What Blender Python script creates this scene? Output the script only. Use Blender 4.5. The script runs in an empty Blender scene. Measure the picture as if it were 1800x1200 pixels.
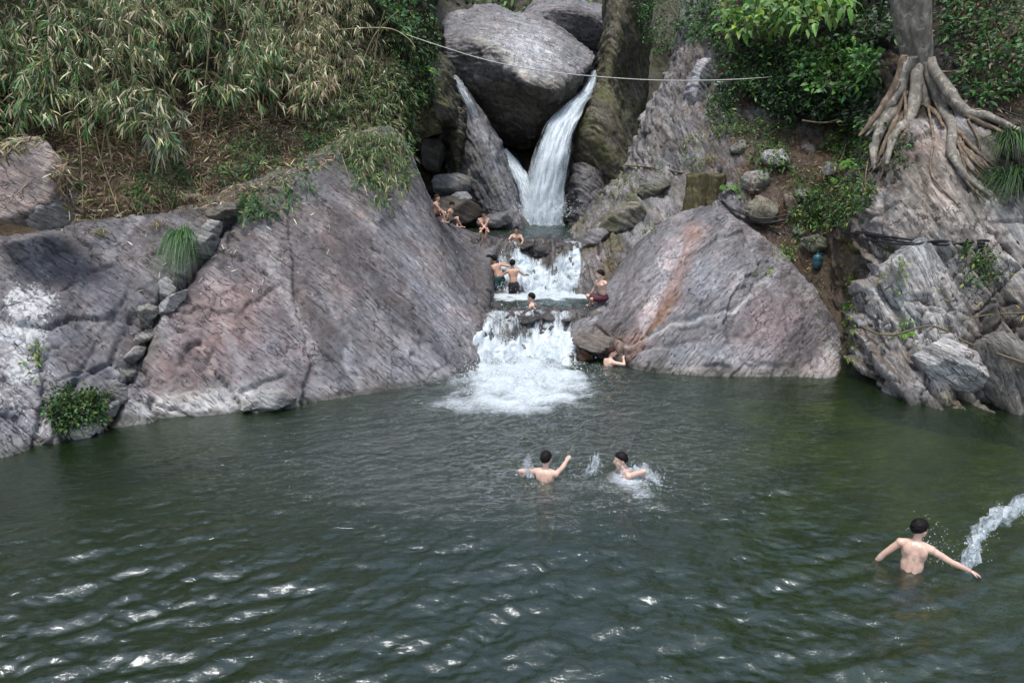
import bpy, bmesh, math, random
import numpy as np
from mathutils import Vector, Matrix
R = math.radians
SC = bpy.context.scene
COL = SC.collection
rng = np.random.default_rng(7)
random.seed(7)

# ------------------------------------------------------------------ camera, sky, sun, exposure
CAM_H, PITCH, FPX = 5.5, R(14.0), 1300.0
cd = bpy.data.cameras.new('camera')
cd.sensor_width = 36.0; cd.lens = 26.0; cd.clip_end = 2000.0; cd.clip_start = 0.05
cam = bpy.data.objects.new('camera', cd); COL.objects.link(cam)
cam.location = (0, 0, CAM_H); cam.rotation_euler = (R(90) - PITCH, 0, 0)
SC.camera = cam
SUN_EL, SUN_ROT = R(74), R(200)
w = bpy.data.worlds.new('World'); SC.world = w; w.use_nodes = True
nt = w.node_tree; nt.nodes.clear()
sky = nt.nodes.new('ShaderNodeTexSky'); sky.sky_type = 'NISHITA'; sky.sun_disc = False
sky.sun_elevation = SUN_EL; sky.sun_rotation = SUN_ROT
sky.air_density = 1.0; sky.dust_density = 3.2; sky.ozone_density = 2.0
bg = nt.nodes.new('ShaderNodeBackground'); bg.inputs[1].default_value = 0.15
wo = nt.nodes.new('ShaderNodeOutputWorld')
hs_ = nt.nodes.new('ShaderNodeHueSaturation'); hs_.inputs['Saturation'].default_value = 0.8      # high thin cloud: a pale, almost neutral sky
nt.links.new(sky.outputs[0], hs_.inputs['Color']); nt.links.new(hs_.outputs[0], bg.inputs[0]); nt.links.new(bg.outputs[0], wo.inputs[0])
sl = bpy.data.lights.new('sun', 'SUN'); sl.energy = 2.2; sl.angle = R(12); sl.color = (1.0, 0.97, 0.93)
sun = bpy.data.objects.new('sun', sl); COL.objects.link(sun)
sd = Vector((math.sin(SUN_ROT) * math.cos(SUN_EL), math.cos(SUN_ROT) * math.cos(SUN_EL), math.sin(SUN_EL)))
sun.rotation_euler = sd.to_track_quat('Z', 'Y').to_euler(); sun.location = (0, -20, 40)
vs = SC.view_settings
vs.view_transform = 'Standard'; vs.look = 'None'; vs.gamma = 1.0; vs.use_curve_mapping = False
vs.exposure = 0.72
SC.cycles.max_bounces = 8; SC.cycles.transparent_max_bounces = 24
SC.cycles.use_denoising = True

# ------------------------------------------------------------------ geometry helpers
CP, SP = math.cos(PITCH), math.sin(PITCH)
def ray(px, py):
    u = (px - 900.0) / FPX; v = (600.0 - py) / FPX
    return np.array([u, CP + v * SP, -SP + v * CP])
def P(px, py, Y):                      # a point of the place at forward distance Y
    d = ray(px, py); return d * (Y / d[1]) + np.array([0, 0, CAM_H])
def W(px, py, z=0.0):                  # a point of the place at height z
    d = ray(px, py); return d * ((z - CAM_H) / d[2]) + np.array([0, 0, CAM_H])
def proj(Q):
    x = Q[..., 0]; y = Q[..., 1]; z = Q[..., 2] - CAM_H
    c = y * CP - z * SP; v = y * SP + z * CP
    return 900 + FPX * x / c, 600 - FPX * v / c

_perm = np.random.default_rng(3).permutation(512).astype(np.int64)
_perm = np.concatenate([_perm] * 3)
_g = np.random.default_rng(4).normal(size=(512, 3)); _g /= np.linalg.norm(_g, axis=1)[:, None]
def pn(Q):                             # gradient noise, about -1..1
    Q = np.asarray(Q, float); i = np.floor(Q).astype(np.int64); f = Q - i; i &= 511
    u = f * f * f * (f * (f * 6 - 15) + 10)
    out = 0
    for a in (0, 1):
        wx = u[..., 0] if a else 1 - u[..., 0]
        ha = _perm[(i[..., 0] + a) & 511]
        for b in (0, 1):
            wy = u[..., 1] if b else 1 - u[..., 1]
            hb = _perm[ha + ((i[..., 1] + b) & 511)]
            for c in (0, 1):
                wz = u[..., 2] if c else 1 - u[..., 2]
                g = _g[_perm[hb + ((i[..., 2] + c) & 511)]]
                d = g[..., 0] * (f[..., 0] - a) + g[..., 1] * (f[..., 1] - b) + g[..., 2] * (f[..., 2] - c)
                out = out + wx * wy * wz * d
    return out * 1.5
def fbm(Q, o=4, lac=2.03, g=0.5):
    s = 0; a = 1.0; Q = np.asarray(Q, float)
    for k in range(o):
        s = s + a * pn(Q + 17.3 * k); Q = Q * lac; a *= g
    return s
def sm(x, a, b):
    t = np.clip((x - a) / (b - a), 0, 1); return t * t * (3 - 2 * t)
def ridge(Q, o=3):
    s = 0; a = 1.0; Q = np.asarray(Q, float)
    for k in range(o):
        s = s + a * (1 - np.abs(pn(Q + 9.1 * k)) * 2); Q = Q * 2.1; a *= 0.5
    return s
def seg_dist(px, py, line):            # distance to a polyline and signed side (right of travel positive)
    best = np.full(px.shape, 1e9); side = np.zeros(px.shape)
    for (x0, y0), (x1, y1) in zip(line[:-1], line[1:]):
        dx, dy = x1 - x0, y1 - y0; L = dx * dx + dy * dy
        t = np.clip(((px - x0) * dx + (py - y0) * dy) / L, 0, 1)
        ex = px - x0 - t * dx; ey = py - y0 - t * dy
        d = np.hypot(ex, ey); s = np.sign(dx * ey - dy * ex)
        m = d < best; best = np.where(m, d, best); side = np.where(m, s, side)
    return best, side
def blob(px, py, cx, cy, rx, ry=None, ang=0):
    ry = ry or rx; c, s = math.cos(R(ang)), math.sin(R(ang))
    x = (px - cx) * c + (py - cy) * s; y = -(px - cx) * s + (py - cy) * c
    return np.exp(-((x / rx) ** 2 + (y / ry) ** 2))

def tag(o, label=None, cat=None, group=None, kind=None):
    if label: o['label'] = label
    if cat: o['category'] = cat
    if group: o['group'] = group
    if kind: o['kind'] = kind
    return o
def empty(name, loc=(0, 0, 0), label=None, cat=None, group=None):
    o = bpy.data.objects.new(name, None); COL.objects.link(o); o.location = tuple(loc); o.empty_display_size = 0.2
    return tag(o, label, cat, group)
def link_mesh(name, me, mat, parent=None):
    o = bpy.data.objects.new(name, me); COL.objects.link(o)
    if mat is not None: me.materials.append(mat)
    if parent is not None:
        o.parent = parent; o.matrix_parent_inverse = Matrix.Translation(parent.location).inverted()
    return o
def raw_mesh(name, verts, faces, smooth=True, attrs=None):
    """verts (N,3); faces: int array (M,k) or a list of such arrays"""
    me = bpy.data.meshes.new(name)
    fl = faces if isinstance(faces, list) else [faces]
    fl = [np.asarray(f, np.int32) for f in fl if len(f)]
    nl = sum(f.size for f in fl); nf = sum(len(f) for f in fl)
    me.vertices.add(len(verts)); me.vertices.foreach_set('co', np.asarray(verts, np.float32).ravel())
    me.loops.add(nl); me.loops.foreach_set('vertex_index', np.concatenate([f.ravel() for f in fl]))
    me.polygons.add(nf)
    tot = np.concatenate([np.full(len(f), f.shape[1], np.int32) for f in fl])
    st = np.concatenate([[0], np.cumsum(tot)[:-1]]).astype(np.int32)
    me.polygons.foreach_set('loop_start', st); me.polygons.foreach_set('loop_total', tot)
    if smooth: me.polygons.foreach_set('use_smooth', np.ones(nf, bool))
    for k, a in (attrs or {}).items():
        a = np.asarray(a, np.float32)
        if a.ndim == 1:
            me.attributes.new(k, 'FLOAT', 'POINT').data.foreach_set('value', a)
        elif k == 'Col':
            c = np.ones((len(a), 4), np.float32); c[:, :3] = a
            me.attributes.new(k, 'FLOAT_COLOR', 'POINT').data.foreach_set('color', c.ravel())
        else:
            me.attributes.new(k, 'FLOAT_VECTOR', 'POINT').data.foreach_set('vector', a.ravel())
    me.update(calc_edges=True); me.validate()
    return me
def grid_faces(nv, nu, off=0):
    i = np.arange(nv * nu).reshape(nv, nu) + off
    return np.stack([i[:-1, :-1], i[:-1, 1:], i[1:, 1:], i[1:, :-1]], -1).reshape(-1, 4)
def cr_weights(n, m):                  # Catmull-Rom weights: m samples over n control values
    t = np.linspace(0, n - 1, m); i = np.clip(np.floor(t).astype(int), 0, n - 2); f = t - i
    Wt = np.zeros((m, n))
    b = [(-f + 2 * f**2 - f**3) / 2, (2 - 5 * f**2 + 3 * f**3) / 2, (f + 4 * f**2 - 3 * f**3) / 2, (-f**2 + f**3) / 2]
    for k in range(4):
        j = np.clip(i - 1 + k, 0, n - 1); np.add.at(Wt, (np.arange(m), j), b[k])
    return Wt
def normals(G):
    du = np.gradient(G, axis=1); dv = np.gradient(G, axis=0)
    n = np.cross(du, dv); n /= np.linalg.norm(n, axis=-1)[..., None] + 1e-9
    c = np.array([0, 0, CAM_H]) - G
    if np.sum(np.sum(n * c, -1) > 0) < n[..., 0].size * 0.5: n = -n
    return n

# ------------------------------------------------------------------ materials
def new_mat(name):
    m = bpy.data.materials.new(name); m.use_nodes = True
    t = m.node_tree; t.nodes.clear(); return m, t
class N:                               # tiny node-graph writer
    def __init__(s, t): s.t = t
    def __call__(s, typ, ins=None, **kw):
        n = s.t.nodes.new(typ)
        for k, v in kw.items(): setattr(n, k, v)
        for k, v in (ins or {}).items():
            if isinstance(v, bpy.types.NodeSocket): s.t.links.new(v, n.inputs[k])
            else: n.inputs[k].default_value = v
        return n
    def math(s, op, a, b=0.0, clamp=False):
        return s('ShaderNodeMath', {0: a, 1: b}, operation=op, use_clamp=clamp).outputs[0]
    def ramp(s, v, a, b, c=0.0, d=1.0):
        return s('ShaderNodeMapRange', {0: v, 1: a, 2: b, 3: c, 4: d}, clamp=True).outputs[0]
    def mixc(s, f, a, b, mode='MIX'):
        n = s('ShaderNodeMix', data_type='RGBA', blend_type=mode)
        for i, v in ((0, f), (6, a), (7, b)):
            if isinstance(v, bpy.types.NodeSocket): s.t.links.new(v, n.inputs[i])
            else: n.inputs[i].default_value = v if i == 0 else (*v, 1) if len(v) == 3 else v
        return n.outputs[2]
    def noise(s, vec, scale, detail=4, rough=0.55, dist=0.0):
        return s('ShaderNodeTexNoise', {'Vector': vec, 'Scale': scale, 'Detail': detail, 'Roughness': rough, 'Distortion': dist}).outputs[0]
    def attr(s, name): return s('ShaderNodeAttribute', attribute_name=name)
    def out(s, sh): s.t.links.new(sh, s.t.nodes.new('ShaderNodeOutputMaterial').inputs[0])

def mat_rock():
    m, t = new_mat('weathered_rock'); n = N(t)
    pos = n('ShaderNodeNewGeometry').outputs['Position']
    suv = n.attr('suv').outputs['Vector']
    col = n.attr('Col').outputs['Color']
    lich = n.attr('lichen').outputs['Fac']; wet = n.attr('wet').outputs['Fac']; strk = n.attr('streak').outputs['Fac']
    n1 = n.noise(pos, 1.7, 8, 0.6, 0.6); n2 = n.noise(pos, 9.0, 6, 0.65); n3 = n.noise(pos, 55.0, 3, 0.7)
    s1 = n.noise(suv, 1.0, 7, 0.62, 0.5); s2 = n.noise(suv, 3.7, 6, 0.65, 0.3)
    v = n.math('MULTIPLY', n.ramp(n1, .3, .7, .62, 1.38), n.ramp(n2, .3, .7, .72, 1.28))
    v = n.math('MULTIPLY', v, n.ramp(n3, .3, .7, .78, 1.22))
    sv = n.math('MULTIPLY', n.ramp(s1, .34, .66, .48, 1.52), n.ramp(s2, .32, .68, .62, 1.38))
    sv = n('ShaderNodeMix', {0: strk, 2: 1.0, 3: sv}, data_type='FLOAT').outputs[0]
    v = n.math('MULTIPLY', v, sv)
    vc = n('ShaderNodeCombineColor', {0: v, 1: v, 2: v}).outputs[0]
    c = n.mixc(1.0, col, vc, 'MULTIPLY')
    hue = n.noise(pos, 0.9, 4, 0.5, 1.0)
    c = n.mixc(n.ramp(hue, .5, .7, 0, .38), c, n.mixc(1.0, c, (1.16, .93, .84), 'MULTIPLY'))
    c = n.mixc(n.ramp(hue, .5, .3, 0, .38), c, n.mixc(1.0, c, (.86, .98, 1.1), 'MULTIPLY'))
    # thin dark cracks following the grain
    crk = n.noise(suv, 1.6, 5, 0.6, 0.8)
    ck = n.math('ABSOLUTE', n.math('SUBTRACT', crk, .5))
    ckm = n.math('MULTIPLY', n.ramp(ck, 0.0, .014, 1, 0), n.ramp(n1, .42, .56, 0, .9))
    wrp = n('ShaderNodeVectorMath', {0: n('ShaderNodeVectorMath', {0: suv, 1: (.35, .9, .9)}, operation='MULTIPLY').outputs[0], 1: n('ShaderNodeTexNoise', {'Vector': pos, 'Scale': 2.2, 'Detail': 4.0}).outputs[1]}, operation='ADD').outputs[0]
    vd = n('ShaderNodeTexVoronoi', {'Vector': wrp, 'Scale': 1.5, 'Randomness': 1.0}, feature='DISTANCE_TO_EDGE').outputs[0]
    vk = n.math('MULTIPLY', n.ramp(vd, 0.0, .022, 1, 0), n.ramp(n.noise(pos, 1.1, 3), .5, .6, 0, .8))
    ckm = n.math('MAXIMUM', ckm, vk)
    c = n.mixc(ckm, c, (.03, .028, .027))
    # pale crusty lichen
    l1 = n.noise(pos, 14.0, 8, 0.72, 0.4); l2 = n.noise(pos, 2.6, 3, 0.5)
    lm = n.math('ADD', l1, n.math('MULTIPLY', n.math('SUBTRACT', l2, .5), .6))
    th = n.ramp(lich, 0, 1, .86, .42)
    lm = n.ramp(n.math('SUBTRACT', lm, th), -.02, .06, 0, 1)
    c = n.mixc(n.math('MULTIPLY', lm, .8), c, (.52, .53, .53))
    h = n.math('ADD', n.math('MULTIPLY', n2, .6), n.math('MULTIPLY', n3, .22))
    h = n.math('ADD', h, n.math('MULTIPLY', n.math('MULTIPLY', s2, strk), 1.0))
    h = n.math('ADD', h, n.math('MULTIPLY', n.math('MULTIPLY', s1, strk), .9))
    h = n.math('SUBTRACT', h, n.math('MULTIPLY', ckm, .9))
    b = n('ShaderNodeBump', {'Strength': 1.0, 'Distance': .045, 'Height': h}).outputs[0]
    rough = n.ramp(wet, 0, 1, .74, .24)
    p = n('ShaderNodeBsdfPrincipled', {'Base Color': c, 'Roughness': rough, 'Normal': b, 'Specular IOR Level': n.ramp(wet, 0, 1, .16, .55)})
    n.out(p.outputs[0]); return m

def mat_soil():
    m, t = new_mat('leafy_soil'); n = N(t)
    pos = n('ShaderNodeNewGeometry').outputs['Position']; col = n.attr('Col').outputs['Color']
    n1 = n.noise(pos, 2.0, 8, .65, .5); n2 = n.noise(pos, 22, 6, .7, 1.0)
    v = n.math('MULTIPLY', n.ramp(n1, .3, .7, .5, 1.5), n.ramp(n2, .3, .7, .5, 1.5))
    c = n.mixc(1.0, col, n('ShaderNodeCombineColor', {0: v, 1: v, 2: v}).outputs[0], 'MULTIPLY')
    b = n('ShaderNodeBump', {'Strength': 1.0, 'Distance': .08, 'Height': n.math('ADD', n1, n2)}).outputs[0]
    p = n('ShaderNodeBsdfPrincipled', {'Base Color': c, 'Roughness': .9, 'Normal': b, 'Specular IOR Level': .2})
    n.out(p.outputs[0]); return m

def mat_leaf(name='leaf', trans=.3, rough=.5, spec=.35):
    m, t = new_mat(name); n = N(t)
    col = n.attr('Col').outputs['Color']
    pos = n('ShaderNodeNewGeometry').outputs['Position']
    v = n.ramp(n.noise(pos, 30, 3, .6), .3, .7, .8, 1.2)
    c = n.mixc(1.0, col, n('ShaderNodeCombineColor', {0: v, 1: v, 2: v}).outputs[0], 'MULTIPLY')
    p = n('ShaderNodeBsdfPrincipled', {'Base Color': c, 'Roughness': rough, 'Specular IOR Level': spec})
    tr = n('ShaderNodeBsdfTranslucent', {'Color': c})
    n.out(n('ShaderNodeMixShader', {0: trans, 1: p.outputs[0], 2: tr.outputs[0]}).outputs[0]); return m

def mat_bark(name, base, dark, scale=6.0, rough=.8):
    m, t = new_mat(name); n = N(t)
    pos = n('ShaderNodeNewGeometry').outputs['Position']
    mp = n('ShaderNodeMapping', {'Vector': pos, 'Scale': (1, 1, .25)}).outputs[0]
    n1 = n.noise(mp, scale, 7, .65, .6); n2 = n.noise(pos, scale * 7, 4, .7)
    f = n.math('MULTIPLY', n.ramp(n1, .3, .7), n.ramp(n2, .2, .8, .6, 1.0))
    c = n.mixc(f, dark, base)
    c = n.mixc(n.ramp(n.noise(pos, scale * .6, 5, .7, .8), .52, .66, 0, .75), c, tuple(min(1, x * 1.55) for x in base))
    b = n('ShaderNodeBump', {'Strength': .8, 'Distance': .03, 'Height': n.math('ADD', n1, n.math('MULTIPLY', n2, .4))}).outputs[0]
    p = n('ShaderNodeBsdfPrincipled', {'Base Color': c, 'Roughness': rough, 'Normal': b, 'Specular IOR Level': .25})
    n.out(p.outputs[0]); return m

def mat_plain(name, c, rough=.6, var=.25, scale=20, spec=.4):
    m, t = new_mat(name); n = N(t)
    pos = n('ShaderNodeNewGeometry').outputs['Position']
    v = n.ramp(n.noise(pos, scale, 4, .6), .3, .7, 1 - var, 1 + var)
    cc = n.mixc(1.0, c, n('ShaderNodeCombineColor', {0: v, 1: v, 2: v}).outputs[0], 'MULTIPLY')
    p = n('ShaderNodeBsdfPrincipled', {'Base Color': cc, 'Roughness': rough, 'Specular IOR Level': spec})
    n.out(p.outputs[0]); return m

def mat_water():
    m, t = new_mat('river_water'); n = N(t)
    pos = n('ShaderNodeNewGeometry').outputs['Position']
    foam = n.attr('foam').outputs['Fac']; chop = n.attr('chop').outputs['Fac']
    mp = n('ShaderNodeMapping', {'Vector': pos, 'Rotation': (0, 0, R(8)), 'Scale': (1, 1.7, 1)}).outputs[0]
    b1 = n.noise(mp, 3.2, 6, .62, 1.4); b2 = n.noise(mp, 11.0, 4, .6, .8)
    h = n.math('ADD', n.math('MULTIPLY', n.math('MULTIPLY', b1, .6), n.ramp(chop, 0, 1, .2, 1)), n.math('MULTIPLY', n.math('MULTIPLY', b2, .42), chop))
    b = n('ShaderNodeBump', {'Strength': 1.0, 'Distance': .085, 'Height': h}).outputs[0]
    fr = n('ShaderNodeFresnel', {'IOR': 2.0, 'Normal': b}).outputs[0]
    gl = n('ShaderNodeBsdfGlossy', {'Color': (.92, .98, 1.0, 1), 'Roughness': .025, 'Normal': b}).outputs[0]
    tr = n('ShaderNodeBsdfTransparent', {'Color': (.55, .68, .24, 1)}).outputs[0]
    mk = n('ShaderNodeBsdfDiffuse', {'Color': (.0085, .0200, .0040, 1), 'Normal': b}).outputs[0]
    body = n('ShaderNodeMixShader', {0: .48, 1: tr, 2: mk}).outputs[0]
    wat = n('ShaderNodeMixShader', {0: fr, 1: body, 2: gl}).outputs[0]
    # foam: lacy threshold on the density painted by distance from the falls
    f1 = n.noise(mp, 6.5, 9, .74, 1.8); f2 = n.noise(pos, 1.3, 3, .5, .5)
    ff = n.math('ADD', f1, n.math('MULTIPLY', n.math('SUBTRACT', f2, .5), .5))
    fm = n.ramp(n.math('SUBTRACT', ff, n.ramp(foam, 0, 1, .98, .22)), -.14, .36, 0, 1)
    wh = n('ShaderNodeBsdfPrincipled', {'Base Color': (.50, .56, .60, 1), 'Roughness': .5, 'Normal': b, 'Subsurface Weight': 0.0}).outputs[0]
    n.out(n('ShaderNodeMixShader', {0: fm, 1: wat, 2: wh}).outputs[0]); return m

def mat_fall(name='white_water', amax=1.0):
    m, t = new_mat(name); n = N(t)
    foam = n.attr('foam').outputs['Fac']; fuv = n.attr('suv').outputs['Vector']
    pos = n('ShaderNodeNewGeometry').outputs['Position']
    a = n.noise(fuv, 1.0, 7, .68, .7); b_ = n.noise(pos, 13.0, 5, .7, .5)
    v = n.math('ADD', n.math('MULTIPLY', a, .75), n.math('MULTIPLY', b_, .25))
    al = n.ramp(n.math('SUBTRACT', v, n.ramp(foam, 0, 1, .80, .16)), -.06, .24, 0, amax)
    bp = n('ShaderNodeBump', {'Strength': .8, 'Distance': .08, 'Height': v}).outputs[0]
    c = n.mixc(n.ramp(v, .35, .62), (.42, .54, .62), (.82, .87, .90))
    d = n('ShaderNodeBsdfPrincipled', {'Base Color': c, 'Roughness': .35, 'Normal': bp, 'Specular IOR Level': .5}).outputs[0]
    tl = n('ShaderNodeBsdfTranslucent', {'Color': (.8, .88, .92, 1)}).outputs[0]
    d = n('ShaderNodeMixShader', {0: .3, 1: d, 2: tl}).outputs[0]
    n.out(n('ShaderNodeMixShader', {0: al, 1: n('ShaderNodeBsdfTransparent').outputs[0], 2: d}).outputs[0]); return m

M_ROCK, M_SOIL, M_WATER, M_FALL = mat_rock(), mat_soil(), mat_water(), mat_fall()
M_SPLASH = mat_fall('thrown_water', .62)
M_LEAF = mat_leaf(); M_DRY = mat_leaf('dry_leaf', .2, .7, .2)
M_BARK = mat_bark('grey_bark', (.25, .235, .205), (.075, .066, .052))
M_ROOT = mat_bark('root_bark', (.20, .155, .11), (.06, .045, .032), 9)
M_CANE = mat_bark('dry_cane', (.34, .29, .18), (.16, .14, .08), 5)
M_TWIG = mat_plain('twig', (.10, .085, .05), .85)
M_HOSE = mat_plain('black_hose', (.012, .013, .016), .4)
M_ROPE = mat_plain('pale_rope', (.42, .41, .37), .8)
M_DROP, _t = new_mat('water_drops'); _n = N(_t)
_n.out(_n('ShaderNodeMixShader', {0: .55, 1: _n('ShaderNodeBsdfTransparent').outputs[0], 2: _n('ShaderNodeBsdfPrincipled', {'Base Color': (.8, .86, .9, 1), 'Roughness': .1}).outputs[0]}).outputs[0])
# ------------------------------------------------------------------ rock masses
STONE = np.array([.165, .160, .162])
def frame(s):                          # coordinates with the first axis across the grain, the others along it
    s = np.array(s, float); s /= np.linalg.norm(s)
    a = np.cross(s, [0.31, 0.95, 0.11]); a /= np.linalg.norm(a)
    return np.stack([s, a, np.cross(s, a)], 0)
def joints(Q, n, seed):
    # blocks split by joints: nearest and second-nearest of random centres
    r = np.random.default_rng(seed); V = Q.reshape(-1, 3); S = V[r.integers(0, len(V), n)] + r.normal(size=(n, 3)) * .05
    d = np.sqrt(np.maximum((V ** 2).sum(1)[:, None] + (S ** 2).sum(1)[None] - 2 * V @ S.T, 0)); i = d.argmin(1); p = np.partition(d, 1, axis=1)
    off = r.uniform(-1, 1, n)[i]; t = ((V - S[i]) * r.normal(size=(n, 3))[i]).sum(1)
    return off.reshape(Q.shape[:2]), np.clip(t, -1.5, 1.5).reshape(Q.shape[:2]), (p[:, 1] - p[:, 0]).reshape(Q.shape[:2])
def rock(name, ctrl, nu, nv, grain=(.7, .2, .7), rough=1.0, terr=0.0, feat=None, paint=None, back=1.5, stretch=7.0,
         gs=1.0, mat=None, parent=None, fine=1.0, world=False, joint=None):
    C = np.array(ctrl if world else [[P(*c) for c in row] for row in ctrl], float)
    Wr, Wc = cr_weights(C.shape[0], nv), cr_weights(C.shape[1], nu)
    G = np.einsum('ij,jkc,lk->ilc', Wr, C, Wc)
    F = frame(grain)
    nrm = normals(G)
    # broad lumps, then grain ridges, then ledges, then grit
    D = rough * (.22 * fbm(G * .45, 3) + .07 * fbm(G * 1.9 + 5, 3))
    Q = (G + .16 * np.stack([fbm(G * .6 + k * 31, 2) for k in range(3)], -1)) @ F.T
    q = Q * np.array([gs, gs / stretch, gs / stretch])
    D = D + rough * (.085 * (ridge(q * 2.2, 3) - .6) + .040 * ridge(q * 6.5 + 3, 3))
    if terr is not None and not np.isscalar(terr): tm = terr(*proj(G))
    else: tm = terr or 0.0
    if np.any(np.asarray(tm) > 0):
        s = Q[..., 0] * 2.4 * gs + .9 * fbm(Q * np.array([.5, .35, .35]), 3)
        fr = s - np.floor(s); saw = np.where(fr < .82, fr / .82, (1 - fr) / .18)
        lev = pn(np.stack([np.floor(s) * 7.7, Q[..., 1] * .5, Q[..., 2] * .5], -1))
        D = D + tm * (.20 * (saw - .5) + .22 * lev)
        s2 = Q[..., 1] * 1.3 + .6 * fbm(Q * .8 + 40, 2); fr = s2 - np.floor(s2)
        D = D - tm * .12 * sm(fr, .9, .97) * (1 - sm(fr, .97, 1.0))
    D = D + fine * (.020 * fbm(G * 6, 4))
    px, py = proj(G)
    edge = None
    if joint:
        jm = joint[3](px, py) if len(joint) > 3 else 1.0
        qw = (G + .22 * np.stack([fbm(G * 1.4 + k * 13, 3) for k in range(3)], -1)) @ F.T * np.array([1, .5, .5])
        of, ti, e1 = joints(qw, joint[0], joint[2]); D = D + jm * joint[1] * (of + .55 * ti) - jm * joint[1] * .9 * np.exp(-(e1 / .035) ** 2)
        of, ti, e2 = joints(qw * 1.0, joint[0] * 5, joint[2] + 1); D = D + jm * joint[1] * .32 * (of + .5 * ti) - jm * joint[1] * .4 * np.exp(-(e2 / .02) ** 2)
        edge = np.clip(jm * (np.exp(-(e1 / .05) ** 2) + .5 * np.exp(-(e2 / .03) ** 2)), 0, 1)
    if feat is not None: D = D + feat(px, py, G)
    G = G + nrm * D[..., None]
    n2 = normals(G)
    col = np.broadcast_to(STONE, G.shape).copy(); lich = np.full(G.shape[:2], .12); wet = np.zeros(G.shape[:2]); st = np.full(G.shape[:2], .6)
    if paint is not None:
        r = paint(px, py, G, n2, col, lich, wet, st)
        if r is not None: col, lich, wet, st = r
    if edge is not None: col = mixto(col, .28 * edge, (.06, .055, .045))
    suv = (G @ F.T) * np.array([5.0, .55, .55]) * gs
    # close the mass behind: the rim is carried back and drawn together
    rim = np.concatenate([np.arange(nu), np.arange(1, nv) * nu + nu - 1, (nv - 1) * nu + np.arange(nu - 2, -1, -1), np.arange(nv - 2, 0, -1) * nu])
    V = G.reshape(-1, 3); faces = [grid_faces(nv, nu)]
    A = dict(Col=col.reshape(-1, 3), lichen=lich.ravel(), wet=wet.ravel(), streak=st.ravel(), suv=suv.reshape(-1, 3))
    if back > 0:
        cen = V[rim].mean(0); m = len(rim)
        B1 = V[rim] + np.array([0, back * .5, 0]) + (cen - V[rim]) * .03
        B2 = V[rim] * .45 + cen * .55 + np.array([0, back, 0])
        o1 = len(V); o2 = o1 + m; k = np.arange(m); kn = (k + 1) % m
        faces += [np.stack([rim[k], rim[kn], o1 + kn, o1 + k], -1), np.stack([o1 + k, o1 + kn, o2 + kn, o2 + k], -1)]
        oc = o2 + m
        faces += [np.stack([o2 + k, o2 + kn, np.full(m, oc)], -1)]
        V = np.concatenate([V, B1, B2, [cen + np.array([0, back, 0])]])
        for kk in A: A[kk] = np.concatenate([A[kk], A[kk][rim], A[kk][rim], A[kk][rim[:1]]])
    me = raw_mesh(name, V, faces, True, A)
    bm = bmesh.new(); bm.from_mesh(me); bmesh.ops.recalc_face_normals(bm, faces=bm.faces); bm.to_mesh(me); bm.free()
    return link_mesh(name, me, mat or M_ROCK, parent)

def mixto(col, f, c):
    return col * (1 - f[..., None]) + np.array(c) * f[..., None]
def cracks(px, py, lines):
    d = 0
    for ln, wd, dep in lines:
        # a jittered line reads as a natural break
        q = np.stack([px * .03, py * .03, np.zeros_like(px)], -1)
        dd, s = seg_dist(px + 7 * pn(q), py + 7 * pn(q + 50), ln)
        d = d - dep * np.exp(-(dd / wd) ** 2)
    return d
WS = lambda px, py: W(px, py, 0.0)[1]

# --- the great left slab
base = [(-320, 905), (0, 806), (200, 751), (430, 724), (620, 695), (760, 672), (834, 652)]
cl = [(x, y, WS(x, y)) for x, y in base] + [(850, 580, 20.9), (862, 522, 23.0), (866, 458, 25.4), (888, 424, 27.8)]
crest = [(-320, 440, 14.6), (0, 425, 16.6), (150, 400, 17.8), (330, 378, 18.9), (480, 318, 20.2), (600, 250, 22.6), (690, 228, 24.6),
         (728, 292, 25.6), (752, 346, 26.6), (800, 398, 27.6), (878, 421, 28.3)]
def lerp3(a, b, t): return tuple(a[i] + (b[i] - a[i]) * t for i in range(3))
rows = []
rows.append([(x, y + 75, Y - .35) for x, y, Y in cl])
rows.append(cl)
for t, bulge in ((.3, .35), (.62, .45), (.86, .25)):
    rows.append([(lambda p, k: (p[0], p[1], p[2] - bulge * (1.0 if k < 6 else .4)))(lerp3(a, b, t), k) for k, (a, b) in enumerate(zip(cl, crest))])
rows.append(crest)
rows.append([(x - 4, y + (-14 if k < 5 else 6), Y + (1.4 if k < 5 else 2.2)) for k, (x, y, Y) in enumerate(crest)])
FISS = [(400, 388), (335, 478), (272, 540), (250, 600), (216, 680), (186, 752)]
FISS2 = [(500, 300), (508, 430), (522, 560), (543, 640), (528, 705)]
LCR = [([(350, 600), (318, 640)], 5, .14), ([(372, 625), (362, 645)], 4, .1), ([(270, 470), (200, 560), (150, 640), (120, 700)], 5, .07),
       ([(230, 560), (190, 640), (110, 690)], 5, .08), ([(300, 430), (230, 500), (215, 560)], 5, .08),
       ([(0, 545), (30, 540), (70, 600)], 5, .06), ([(70, 600), (80, 700), (60, 790)], 6, .1), ([(130, 670), (80, 800)], 4, .07),
       ([(660, 480), (705, 520)], 4, .08), ([(690, 565), (740, 590)], 4, .08), ([(770, 560), (830, 600)], 4, .06),
       ([(740, 600), (790, 640), (810, 660)], 5, .1), ([(560, 410), (600, 520), (640, 640)], 4, .03), ([(640, 330), (780, 480), (850, 560)], 4, .04),
       ([(430, 690), (500, 660), (520, 690)], 5, .1), ([(700, 360), (790, 440), (850, 500)], 4, .04)]
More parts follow.
